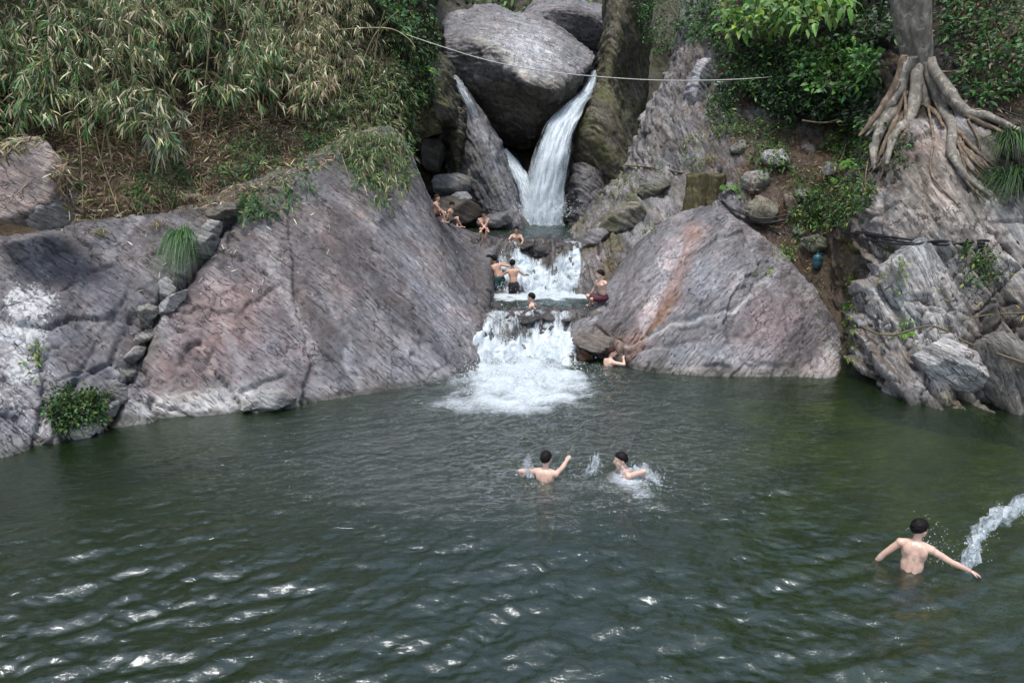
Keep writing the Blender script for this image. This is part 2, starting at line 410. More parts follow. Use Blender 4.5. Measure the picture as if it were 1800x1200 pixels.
def f_left(px, py, G):
    j = 10 * pn(np.stack([px * .02, py * .02, 0 * px], -1)) + 5 * pn(np.stack([px * .07, py * .07, 0 * px], -1))
    d, s = seg_dist(px + j, py, FISS)
    left = np.where(s > 0, 1.0, 0.0)                         # left of the fissure stands proud
    o = .13 * left * np.exp(-(d / 110) ** 2) - .22 * np.exp(-(d / 9) ** 2) * (1 - left) - .10 * np.exp(-(d / 7) ** 2)
    d2, s2 = seg_dist(px + j * .5, py, FISS2)
    o = o + .10 * np.where(s2 > 0, 1, 0) * np.exp(-(d2 / 60) ** 2)
    return o + cracks(px, py, LCR)
def t_left(px, py):
    d, s = seg_dist(px, py, FISS)
    return .75 * np.exp(-(d / 55) ** 2) * np.where(s > 0, 1, .15) + .5 * blob(px, py, 100, 690, 130, 90) + .35 * blob(px, py, 760, 640, 80, 40) + .25 * blob(px, py, 60, 440, 120, 40) + .04
def p_left(px, py, G, n, col, lich, wet, st):
    z = G[..., 2]; nz = fbm(G * .8, 3)
    col = mixto(col, .65 * blob(px, py, 400, 560, 120, 100) + .35 * blob(px, py, 300, 660, 80), (.30, .205, .18))
    col = mixto(col, np.clip(.9 * fbm(G * .55 + 21, 3), 0, .7), (.27, .235, .20))
    col = mixto(col, .5 * blob(px, py, 300, 430, 120, 60) + .4 * blob(px, py, 640, 420, 90, 120), (.205, .175, .165))
    col = mixto(col, .85 * blob(px, py, 190, 540, 120, 130), (.125, .128, .142))
    col = mixto(col, .6 * blob(px, py, 520, 450, 130, 130), (.165, .145, .138))
    col = mixto(col, .5 * blob(px, py, 480, 600, 60, 90), (.165, .17, .195))
    col = mixto(col, .7 * blob(px, py, 820, 555, 40, 25), (.30, .215, .195))
    f = sm(px, 560, 760); col = mixto(col, np.clip(.45 * f * (.6 + .8 * nz), 0, 1), (.27, .275, .29))
    bands = fbm((G @ frame((.49, .63, .49)).T) * np.array([1.3, .16, .16]), 4); col = col * (1 + .55 * bands * (.35 + .65 * sm(px, 450, 650)))[..., None]
    col = col * (1 + .35 * fbm(G * .35 + 2, 3))[..., None]; col = np.clip(col, .03, .6)
    stain = fbm(np.stack([px * .017 + py * -.006, py * .0035, 0 * px + 2], -1) + .35 * np.stack([nz, nz, nz], -1), 4)
    col = mixto(col, np.clip(1.6 * (stain - .18), 0, .62), (.075, .072, .075)); col = mixto(col, np.clip(1.5 * (-stain - .22), 0, .55), (.36, .355, .35))
    pale = sm(.75 + .25 * nz - z, 0, .5) * sm(px, 150, 260) * (1 - sm(px, 430, 520)) + .8 * sm(.5 + .2 * nz - z, 0, .35) * sm(40 - px, 0, 80)
    col = mixto(col, np.clip(1.1 * pale, 0, .95), (.46, .45, .42))
    col = mixto(col, .55 * blob(px, py, 40, 660, 60, 130) , (.36, .37, .40))
    dk = sm(z + .12 * nz, .20, .04); col = mixto(col, .78 * dk, (.055, .052, .038)); wet = np.maximum(wet, .85 * sm(z, .26, .04))
    ch = sm(px, 800, 850) * sm(py, 430, 460); col = mixto(col, .35 * ch, (.13, .12, .11)); wet = np.maximum(wet, .5 * ch)
    d, s = seg_dist(px, py, FISS); col = mixto(col, .5 * np.exp(-(d / 26) ** 2) * np.clip(.6 + nz, 0, 1), (.12, .115, .075))
    mo = sm(sm(py, 470, 330) + .5 * nz, .5, 1.1) * (1 - sm(px, 430, 560)); col = mixto(col, .7 * mo, (.12, .10, .075))
    mo2 = .8 * blob(px, py, 650, 270, 70, 60); col = mixto(col, np.clip(mo2 * (.7 + nz), 0, 1), (.075, .085, .035))
    lich = lich + .75 * blob(px, py, 30, 640, 70, 130) + .6 * blob(px, py, 60, 540, 45, 60) + .4 * blob(px, py, 250, 570, 40, 50) + .35 * blob(px, py, 500, 480, 30, 120) + .3 * blob(px, py, 560, 560, 30, 90) + .22 * f
    col = col * np.array([.80, .80, .83])
    st = .04 + .42 * sm(px, 520, 740) + .25 * blob(px, py, 120, 720, 140, 120)
    return col, lich, wet, st
tag(rock('cliff_left', rows, 520, 260, grain=(.49, .63, .49), rough=.26, terr=t_left, feat=f_left, paint=p_left, back=3, joint=(40, .085, 5, lambda px, py: .35 + .65 * sm(620 - px, 0, 200))), kind='structure')

# --- wooded slope above the left slab
hc = [(-420, 470, 15.0), (-100, 455, 16.6), (100, 420, 17.9), (330, 395, 19.2), (480, 335, 20.6), (590, 275, 23.0), (680, 262, 25.5), (730, 250, 29.5), (765, 230, 33)]
hl = [hc,
      [(-420, 330, 16.5), (-100, 340, 17.8), (100, 320, 19.0), (320, 300, 20.6), (470, 260, 22.4), (585, 205, 24.6), (680, 190, 27.2), (730, 185, 30.5), (772, 180, 34)],
      [(-420, 160, 18.5), (-100, 190, 19.5), (100, 190, 20.8), (320, 190, 22.6), (470, 160, 24.4), (590, 120, 26.6), (690, 110, 29.2), (738, 100, 32), (770, 100, 36)],
      [(-420, -60, 21), (-100, -40, 22), (100, -20, 23.4), (320, -10, 25.2), (470, -20, 27), (600, -40, 29), (690, -40, 31.5), (740, -40, 34.5), (770, -40, 39)],
      [(-420, -420, 24), (-100, -400, 25.5), (100, -380, 27), (320, -330, 29), (470, -280, 31), (600, -240, 33.5), (690, -200, 37), (735, -160, 41), (765, -140, 46)],
      [(-420, -900, 28), (-100, -800, 30), (100, -700, 32), (320, -560, 35), (470, -440, 39), (600, -340, 43), (690, -260, 47), (730, -200, 51), (760, -170, 56)]]
hl = [[(r_[0][0] - 900 - 0 * k, r_[0][1] + 60, r_[0][2] - 6.5 + .4 * k)] + r_ for k, r_ in enumerate(hl)]
def p_hl(px, py, G, n, col, lich, wet, st):
    nz = fbm(G * .9, 4); nz2 = fbm(G * 3.0 + 9, 3)
    c = np.broadcast_to(np.array([.040, .030, .019]), col.shape).copy()
    c = mixto(c, np.clip(.5 + nz, 0, 1) * sm(py, 160, 330), (.15, .11, .072))
    c = mixto(c, np.clip(nz2 * 1.2, 0, 1) * .5 * sm(py, 160, 300), (.22, .18, .13))
    c = mixto(c, np.clip(sm(px, 620, 700) * (.6 + nz), 0, 1) , (.055, .062, .025))
    c = mixto(c, np.clip(sm(140 - py, 0, 120), 0, 1), (.035, .042, .018))
    return c, lich * 0, wet, st * 0
HL = tag(rock('hillside_left', hl, 240, 240, grain=(.2, .2, 1), rough=1.5, terr=0, paint=p_hl, back=0, mat=M_SOIL, fine=2.5), kind='structure')

# --- right side: broken slope behind, from the channel round to the frame's edge
hr = [
 [(1010, 620, 25.5), (1034, 600, 24.2), (1130, 650, 24), (1250, 700, 22.8), (1400, 720, 21), (1462, 722, 19.2), (1560, 750, 16.9), (1690, 780, 15.7), (1810, 800, 14.9), (2150, 900, 12.2)],
 [(1006, 540, 25.6), (1030, 520, 24.4), (1130, 545, 24.2), (1250, 620, 23), (1400, 665, 21.2), (1462, 668, 19.6), (1560, 694, WS(1560, 694)), (1690, 718, WS(1690, 718)), (1810, 736, WS(1810, 736)), (2150, 820, WS(2150, 820))],
 [(1000, 440, 28.3), (1024, 440, 26.0), (1130, 450, 25), (1250, 500, 24), (1400, 560, 22.6), (1466, 560, 21.2), (1545, 570, 18.4), (1690, 590, 17.0), (1810, 600, 16.3), (2150, 640, 13.6)],
 [(1004, 402, 31.2), (1036, 395, 28.8), (1130, 380, 26.6), (1240, 400, 25.4), (1390, 440, 24.0), (1462, 440, 22.2), (1540, 430, 19.5), (1690, 440, 18.1), (1810, 450, 17.4), (2150, 470, 14.8)],
 [(1084, 312, 33.5), (1102, 310, 30.8), (1160, 310, 28.6), (1250, 330, 26.6), (1390, 350, 25), (1475, 340, 23.6), (1560, 320, 20.6), (1680, 300, 19.4), (1810, 300, 18.7), (2150, 310, 16.2)],
 [(1132, 206, 35), (1146, 205, 32.2), (1190, 210, 30.2), (1270, 220, 28.4), (1400, 220, 27.0), (1490, 210, 26.0), (1580, 200, 22.2), (1680, 190, 21.4), (1810, 190, 20.6), (2150, 190, 18.2)],
 [(1186, 90, 37), (1198, 90, 34), (1235, 90, 32.4), (1300, 90, 31), (1410, 90, 29.5), (1490, 80, 28.2), (1585, 80, 25.0), (1690, 70, 24), (1810, 60, 23), (2150, 50, 20.4)],
 [(1210, -60, 40), (1225, -60, 37), (1265, -60, 35.2), (1320, -60, 33.6), (1420, -60, 31.8), (1495, -60, 30.5), (1590, -60, 28), (1690, -70, 27), (1810, -90, 26), (2150, -120, 23)],
 [(1230, -240, 50), (1250, -240, 46), (1290, -260, 43), (1350, -300, 40), (1430, -360, 37.5), (1500, -420, 35.5), (1600, -500, 33), (1700, -560, 32), (1820, -640, 31), (2150, -800, 28)]]
RCR = [([(1430, 380), (1455, 500), (1480, 640), (1500, 690)], 16, .35), ([(1490, 420), (1510, 560), (1540, 660), (1590, 710)], 8, .18),
       ([(1540, 440), (1560, 520), (1600, 590), (1610, 650), (1650, 700)], 8, .2), ([(1600, 250), (1620, 330), (1650, 410)], 7, .15),
       ([(1640, 420), (1700, 560), (1740, 600)], 7, .15), ([(1480, 555), (1560, 590), (1640, 580), (1800, 640)], 5, .12),
       ([(1725, 560), (1760, 660), (1790, 725)], 8, .25), ([(1560, 300), (1550, 420)], 6, .12), ([(1700, 300), (1760, 420)], 4, .06), ([(1660, 300), (1730, 420)], 4, .05)]
def f_right(px, py, G):
    o = cracks(px, py, RCR)
    o = o + .35 * blob(px, py, 1640, 330, 70, 110, -15) - .5 * blob(px, py, 1430, 230, 90, 60) - .35 * blob(px, py, 1700, 690, 60, 22)
    return o
def t_right(px, py):
    return (1 - .85 * blob(px, py, 1660, 320, 95, 120)) * 1.1 * sm(px, 1470, 1510) * sm(py, 400, 440) * (1 - .5 * blob(px, py, 1620, 500, 60, 80)) + .25 * blob(px, py, 1640, 340, 80, 90) + .45 * sm(py, 60, 160) * (1 - sm(px, 1250, 1330)) * (1 - .6 * sm(py, 480, 560)) + .25 * blob(px, py, 1210, 150, 50, 110) + .1
def p_right(px, py, G, n, col, lich, wet, st):
    z = G[..., 2]; nz = fbm(G * .9, 4); nz2 = fbm(G * 3.1 + 7, 3); flat = n[..., 2]
    slope_soil = sm(flat + .35 * nz, .45, .75)
    col = mixto(col, .75 * sm(px, 1480, 1560) * sm(py, 240, 380), (.29, .285, .275))
    col = mixto(col, .8 * blob(px, py, 1640, 330, 75, 110), (.255, .215, .18))
    col = mixto(col, .4 * np.clip(nz * 1.5, 0, 1), (.13, .12, .09))
    moss = np.clip(.6 * sm(py, 260, 330) * (1 - sm(px, 1120, 1220)) * np.clip(.3 + 1.3 * nz, 0, 1), 0, 1); col = mixto(col, moss, (.085, .085, .03))
    brown = .9 * blob(px, py, 1050, 470, 45, 45) ; col = mixto(col, np.clip(brown * (.7 + nz), 0, 1), (.10, .075, .04))
    litter = sm(px, 1270, 1330) * (1 - sm(px, 1480, 1540)) * sm(py, 190, 260) * (1 - sm(py, 470, 540)); col = mixto(col, np.clip(litter * (.85 + .6 * nz), 0, 1), (.07, .046, .03))
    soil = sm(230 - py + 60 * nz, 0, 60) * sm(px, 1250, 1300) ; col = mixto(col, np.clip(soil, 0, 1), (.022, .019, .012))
    soil2 = sm(px, 1690, 1760) * sm(330 - py, 0, 50); col = mixto(col, soil2 * .8, (.06, .045, .03))
    col = mixto(col, np.clip(.75 * slope_soil * sm(px, 1150, 1250) * (1 - sm(px, 1560, 1650)), 0, 1), (.06, .043, .028))
    cleft = blob(px, py, 1450, 540, 32, 150, -8); col = mixto(col, .85 * cleft, (.085, .06, .03)); wet = np.maximum(wet, .3 * cleft)
    ms = blob(px, py, 1490, 560, 9, 140, -3); col = mixto(col, np.clip(ms * (.6 + 1.2 * nz), 0, .9), (.10, .12, .015))
    st2 = blob(px, py, 1760, 560, 60, 120); col = mixto(col, .6 * st2, (.10, .085, .065))
    yel = blob(px, py, 1690, 700, 40, 20); col = mixto(col, .7 * yel, (.19, .145, .05))
    dk = sm(z + .12 * nz, .24, .04); col = mixto(col, .75 * dk, (.055, .05, .036)); wet = np.maximum(wet, .85 * sm(z, .3, .04))
    bank = sm(1050 - px, 0, 20) * sm(py, 400, 430); wet = np.maximum(wet, .5 * bank)
    pale = blob(px, py, 1590, 500, 50, 70, -20) + blob(px, py, 1660, 470, 35, 60); col = mixto(col, np.clip(.5 * pale, 0, 1), (.34, .345, .34))
    bands = fbm((G @ frame((.85, .1, .42)).T) * np.array([1.6, .22, .22]), 4); col = np.clip(col * (1 + .6 * bands + .3 * fbm(G * .5 + 2, 3))[..., None], .015, .6)
    lich = lich + .35 * pale + .35 * blob(px, py, 1210, 130, 40, 90) + .3 * blob(px, py, 1170, 240, 60, 60) + .2 * sm(px, 1490, 1530) * sm(py, 400, 450)
    return col, lich, wet, .55 + 0 * st
HR = tag(rock('cliff_right', hr, 420, 380, grain=(.695, -.14, .36), rough=.6, terr=t_right, feat=f_right, paint=p_right, back=0, joint=(120, .19, 15, lambda px, py: (.45 + .55 * sm(px, 1440, 1500)) * (1 - .8 * blob(px, py, 1660, 320, 95, 120)))), kind='structure')

# --- the domed slab on the right bank
sr = [
 [(1010, 680, 19.9), (1060, 690, 19.7), (1120, 715, 18.7), (1210, 730, 18.1), (1310, 735, 18.0), (1400, 735, 18.1), (1468, 730, 18.2), (1490, 730, 19)],
 [(1010, 628, 20.4), (1060, 634, 20.2), (1120, 649, WS(1120, 649)), (1210, 659, WS(1210, 659)), (1310, 662, WS(1310, 662)), (1400, 664, WS(1400, 664)), (1466, 661, WS(1466, 661)), (1484, 655, 19.4)],
 [(1004, 600, 20.5), (1060, 600, 20.3), (1122, 602, 19.3), (1215, 600, 19.0), (1310, 600, 19.0), (1395, 605, 19.2), (1454, 605, 19.7), (1474, 600, 20.6)],
 [(1006, 572, 21.0), (1064, 562, 20.8), (1130, 540, 20.1), (1220, 528, 19.8), (1305, 528, 19.9), (1380, 538, 20.3), (1438, 548, 21.0), (1458, 545, 22)],
 [(1030, 546, 22.2), (1075, 520, 21.9), (1135, 480, 21.3), (1225, 460, 21.1), (1300, 458, 21.2), (1362, 474, 21.7), (1414, 494, 22.5), (1432, 490, 23.4)],
 [(1046, 532, 23.2), (1090, 478, 23.0), (1150, 418, 22.8), (1225, 388, 22.6), (1285, 392, 22.7), (1338, 418, 23.1), (1386, 448, 24.0), (1402, 446, 24.8)],
 [(1058, 522, 24.3), (1106, 448, 24.5), (1165, 394, 24.4), (1220, 368, 24.1), (1270, 368, 24.2), (1322, 398, 24.6), (1370, 432, 25.2), (1386, 432, 26)],
 [(1064, 532, 25.4), (1112, 462, 26), (1170, 404, 26), (1222, 378, 26), (1270, 378, 26), (1322, 408, 26), (1370, 442, 26.5), (1386, 442, 27)]]
SCR = [([(1100, 605), (1180, 570), (1290, 545), (1330, 500), (1360, 470)], 4, .10), ([(1110, 600), (1130, 580), (1170, 500), (1200, 430)], 7, .13), ([(1180, 580), (1240, 575), (1330, 600)], 4, .05),
       ([(1150, 470), (1110, 560), (1070, 590)], 6, .07), ([(1240, 645), (1262, 640), (1285, 646)], 4, .12), ([(1380, 600), (1450, 610)], 4, .06), ([(1100, 625), (1150, 608), (1250, 600)], 4, .05),
       ([(1120, 425), (1090, 500), (1060, 560)], 4, .05), ([(1140, 420), (1110, 490)], 4, .05), ([(1300, 380), (1340, 480), (1400, 600)], 5, .05)]
def f_slab(px, py, G): return cracks(px, py, SCR) + .12 * blob(px, py, 1240, 500, 90, 60) - .08 * blob(px, py, 1095, 545, 35, 40)
def p_slab(px, py, G, n, col, lich, wet, st):
    z = G[..., 2]; nz = fbm(G * .9, 3)
    col = mixto(col, .7 * blob(px, py, 1350, 570, 70, 60) + .4 * blob(px, py, 1330, 400, 60, 40), (.25, .185, .18))
    col = mixto(col, .7 * blob(px, py, 1070, 600, 50, 22), (.24, .16, .12))
    col = mixto(col, .5 * blob(px, py, 1240, 620, 120, 35) + .5 * blob(px, py, 1250, 480, 60, 60), (.31, .31, .315))
    col = mixto(col, .5 * blob(px, py, 1400, 600, 60, 40), (.15, .14, .15))
    col = mixto(col, .45 * sm(.35 - z + .1 * nz, 0, .3), (.30, .26, .22))
    dk = sm(z + .12 * nz, .20, .03); col = mixto(col, .78 * dk, (.06, .055, .04)); wet = np.maximum(wet, .85 * sm(z, .26, .04))
    stain = fbm(np.stack([px * .02 + py * .011, py * .004, 0 * px + 7], -1) + .35 * np.stack([nz, nz, nz], -1), 4)
    col = mixto(col, np.clip(1.5 * (stain - .2), 0, .55), (.08, .075, .075)); col = mixto(col, np.clip(1.4 * (-stain - .2), 0, .5), (.36, .355, .345))
    bands = fbm((G @ frame((.69, -.465, -.43)).T) * np.array([1.5, .18, .18]), 4); col = np.clip(col * (1 + .5 * bands + .25 * fbm(G * .4 + 2, 3))[..., None], .03, .6)
    lich = lich + .35 * blob(px, py, 1230, 620, 130, 40) + .3 * blob(px, py, 1300, 520, 90, 60)
    d, s = seg_dist(px, py, [(1215, 420), (1185, 500), (1140, 570), (1105, 612)])
    col = mixto(col, np.clip(.9 * np.exp(-(d / 20) ** 2) * (.8 + .5 * nz), 0, 1), (.34, .20, .15))
    d, s = seg_dist(px, py, [(1190, 430), (1165, 500), (1130, 570)])
    col = mixto(col, np.clip(.75 * np.exp(-(d / 14) ** 2), 0, 1), (.42, .39, .39))
    d, s = seg_dist(px, py, [(1190, 520), (1150, 570), (1108, 608)])
    col = mixto(col, np.clip(.8 * np.exp(-(d / 7) ** 2), 0, 1), (.17, .085, .03))
    d, s = seg_dist(px + 5 * nz, py + 6 * nz, [(1100, 608), (1180, 572), (1290, 545), (1330, 500), (1362, 470)]); col = mixto(col, np.clip(.9 * np.exp(-(d / 5) ** 2), 0, 1), (.38, .375, .36))
    col = mixto(col, .5 * blob(px, py, 1240, 500, 70, 90), (.205, .215, .235))
    col = col * np.array([.86, .86, .88])
    return col, lich, wet, .30 + 0 * st
tag(rock('rock_slab', sr, 320, 240, grain=(.69, -.465, -.43), rough=.28, terr=.05, feat=f_slab, paint=p_slab, back=2, gs=1.3, joint=(14, .06, 25)),
    'wide domed grey and pink rock slab between the channel and mossy cleft', 'rock')
# ------------------------------------------------------------------ the gorge: boulders round the falls
def p_plain(c=(.19, .185, .19), li=.15, we=0.0, moss=0.0, mosstop=False, dark=None, s=.5, zone=None):
    def f(px, py, G, n, col, lich, wet, st):
        nz = fbm(G * 1.1 + 3, 4)
        col = np.broadcast_to(np.array(c), col.shape).copy()
        m = np.clip(moss * (.5 + 1.4 * nz), 0, 1)
        if mosstop: m = m * sm(n[..., 2], .1, .6)
        col = mixto(col, m, (.075, .08, .028))
        lich = lich * 0 + li; wet = wet + we
        if zone: col, lich, wet = zone(px, py, G, n, col, lich, wet, nz)
        return col, lich, wet, st * 0 + s
    return f
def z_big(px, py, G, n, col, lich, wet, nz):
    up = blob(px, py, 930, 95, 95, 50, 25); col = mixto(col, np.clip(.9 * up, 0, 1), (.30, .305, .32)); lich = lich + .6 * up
    lo = sm(py - .35 * (px - 900) * 0, 120, 165); col = mixto(col, .8 * lo, (.11, .10, .08)); lich = lich - .1 * lo  # lo: shade of the overhanging lower face, painted into its colour
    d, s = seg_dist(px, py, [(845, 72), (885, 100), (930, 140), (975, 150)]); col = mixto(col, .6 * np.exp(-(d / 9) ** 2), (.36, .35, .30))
    return col, lich, wet
big = [
 [(785, 25, 40), (850, 12, 40), (900, 18, 40), (940, 30, 40), (1000, 65, 39.6), (1036, 97, 38.8)],
 [(772, 50, 38), (845, 48, 37.2), (895, 42, 37.2), (945, 44, 37.6), (1002, 74, 37.4), (1042, 106, 37)],
 [(776, 85, 36.6), (848, 74, 35.0), (884, 98, 34.2), (930, 138, 33.6), (985, 148, 34.2), (1036, 120, 36.4)],
 [(786, 120, 36.4), (840, 138, 35.5), (880, 162, 35.3), (930, 182, 35.2), (976, 182, 35.5), (1012, 160, 36.6)],
 [(815, 165, 37), (850, 195, 37.2), (890, 220, 37.0), (930, 230, 37.0), (965, 214, 37.2), (992, 196, 37.2)],
 [(842, 200, 39.5), (870, 232, 39.5), (900, 256, 39.5), (935, 258, 39.5), (958, 240, 39.5), (978, 222, 39.5)]]
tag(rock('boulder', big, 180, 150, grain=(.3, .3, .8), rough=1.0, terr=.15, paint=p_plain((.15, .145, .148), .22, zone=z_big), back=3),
    'giant lichen-speckled boulder wedged across the gorge above the waterfall', 'boulder')
bb = [
 [(915, 30, 44), (955, -8, 44), (1000, -10, 44), (1040, 8, 44), (1085, 18, 44)],
 [(922, 36, 41.5), (962, 12, 41), (1005, 10, 40.8), (1042, 24, 41), (1088, 32, 41.5)],
 [(935, 62, 41.3), (970, 44, 40.9), (1010, 46, 40.7), (1046, 54, 40.9), (1088, 62, 41.3)],
 [(945, 100, 42.2), (985, 90, 42.0), (1015, 92, 41.9), (1048, 100, 42.0), (1085, 105, 42.2)],
 [(955, 190, 43), (990, 190, 43), (1018, 195, 43), (1048, 200, 43), (1080, 205, 43)]]
tag(rock('boulder', bb, 110, 110, grain=(.2, .3, .9), rough=.8, paint=p_plain((.17, .165, .17), .3), back=2),
    'pale rounded boulder behind the giant one at the top of the gorge', 'boulder')
pil = [
 [(1064, -120, 39), (1082, -120, 37.2), (1108, -120, 37.2), (1145, -120, 40)],
 [(1064, 0, 38), (1080, 0, 36.4), (1106, 5, 36.6), (1145, 10, 40)],
 [(1058, 80, 37.4), (1074, 80, 35.9), (1098, 85, 36.4), (1142, 92, 40)],
 [(1046, 140, 37.2), (1064, 140, 35.4), (1092, 142, 36.4), (1140, 152, 40.5)],
 [(1020, 190, 36.8), (1046, 182, 35.0), (1084, 190, 35.0), (1138, 212, 40.5)],
 [(1008, 250, 36.4), (1036, 232, 34.6), (1086, 252, 34.2), (1130, 272, 38.5)],
 [(1004, 310, 36.2), (1050, 292, 34.6), (1096, 312, 34.0), (1118, 335, 36.8)],
 [(1004, 390, 36.2), (1060, 380, 34.9), (1100, 385, 34.4), (1112, 400, 36.8)]]
tag(rock('rock_pillar', pil, 120, 200, grain=(.75, .3, .45), rough=.8, terr=.2, paint=p_plain((.105, .095, .075), .12, moss=.55), back=2),  # brown taken darker to deepen the gorge shadow
    'tall mossy brown rock pillar right of the waterfall', 'rock')
dkb = [
 [(998, 300, 36), (1015, 288, 34.4), (1046, 300, 34.1), (1078, 330, 35.2)],
 [(995, 340, 35.2), (1015, 334, 33.6), (1050, 334, 33.5), (1088, 346, 34.6)],
 [(993, 375, 34.8), (1020, 374, 33.1), (1055, 374, 33.0), (1094, 372, 33.8)],
 [(993, 412, 34.4), (1020, 414, 32.8), (1055, 412, 32.6), (1088, 405, 33.3)]]
tag(rock('boulder', dkb, 110, 100, grain=(.6, .2, .6), rough=.8, terr=.3, paint=p_plain((.075, .072, .075), .05, .75, s=.8), back=1.5),
    'wet dark boulder at the right foot of the waterfall', 'boulder')
ton = [
 [(786, 140, 37), (812, 150, 35.2), (832, 182, 35.6), (850, 205, 37.5)],
 [(795, 215, 36), (820, 212, 34.2), (850, 218, 34.6), (868, 240, 37)],
 [(802, 270, 35.2), (830, 268, 33.4), (874, 272, 33.8), (893, 286, 36.4)],
 [(802, 320, 34.6), (845, 324, 32.9), (888, 324, 33.1), (914, 336, 35.6)],
 [(826, 365, 34), (862, 370, 32.6), (905, 368, 32.6), (928, 380, 34.6)],
 [(846, 402, 33.5), (876, 406, 32.3), (916, 406, 32.2), (944, 408, 33.2)],
 [(850, 440, 33.3), (876, 446, 32.2), (916, 446, 32.1), (944, 440, 33.0)]]
def z_ton(px, py, G, n, col, lich, wet, nz):
    d, s = seg_dist(px, py, [(832, 195), (860, 250), (890, 310), (905, 370)])
    col = mixto(col, np.clip(.8 * np.exp(-(d / 16) ** 2), 0, 1), (.19, .195, .21)); return col, lich, wet
tag(rock('rock_tongue', ton, 120, 170, grain=(.85, .1, .35), rough=.8, terr=.35, paint=p_plain((.085, .085, .092), .18, .45, .15, s=.9, zone=z_ton), back=1.5),
    'streaked grey rock tongue sloping down left of the waterfall', 'rock')
roof = [
 [(660, 40, 37), (715, 60, 34.5), (768, 95, 35), (796, 122, 36.6)],
 [(684, 130, 34), (724, 130, 32.6), (776, 132, 33.2), (806, 152, 35.6)],
 [(698, 178, 33), (734, 184, 32), (785, 188, 32.6), (816, 208, 35.2)],
 [(704, 208, 33.4), (740, 204, 32.6), (785, 212, 33.4), (815, 235, 35.8)],
 [(700, 205, 36.5), (740, 196, 36.5), (785, 200, 37), (815, 220, 38)]]
tag(rock('rock_overhang', roof, 120, 120, grain=(.4, .2, .8), rough=1.0, terr=.5, paint=p_plain((.09, .085, .065), .12, moss=.8, mosstop=True), back=2),  # base colour lowered so the shadow round the cave looks deeper
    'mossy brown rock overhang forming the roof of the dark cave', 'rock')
cj = [
 [(786, 185, 36), (800, 185, 34.2), (812, 190, 34.0), (824, 200, 35)],
 [(782, 230, 36), (798, 230, 34), (812, 232, 33.8), (826, 240, 35)],
 [(784, 280, 36), (797, 280, 34.4), (808, 282, 34.2), (820, 285, 35)],
 [(790, 330, 36), (802, 330, 34.6), (812, 330, 34.4), (822, 330, 35)]]
tag(rock('rock_rib', cj, 50, 120, grain=(.3, .2, .9), rough=.8, terr=.5, paint=p_plain((.13, .12, .095), .1, moss=.4), back=1),
    'narrow knobbly brown rock rib at the right jamb of the cave', 'rock')
def probe(px, py):
    o = Vector((0, 0, CAM_H)); d = Vector(ray(px, py)).normalized()
    ok, loc, nr, idx, ob, mx = SC.ray_cast(_dg0, o, d)
    return loc[1] if ok else 30.0
bpy.context.view_layer.update(); _dg0 = bpy.context.evaluated_depsgraph_get()
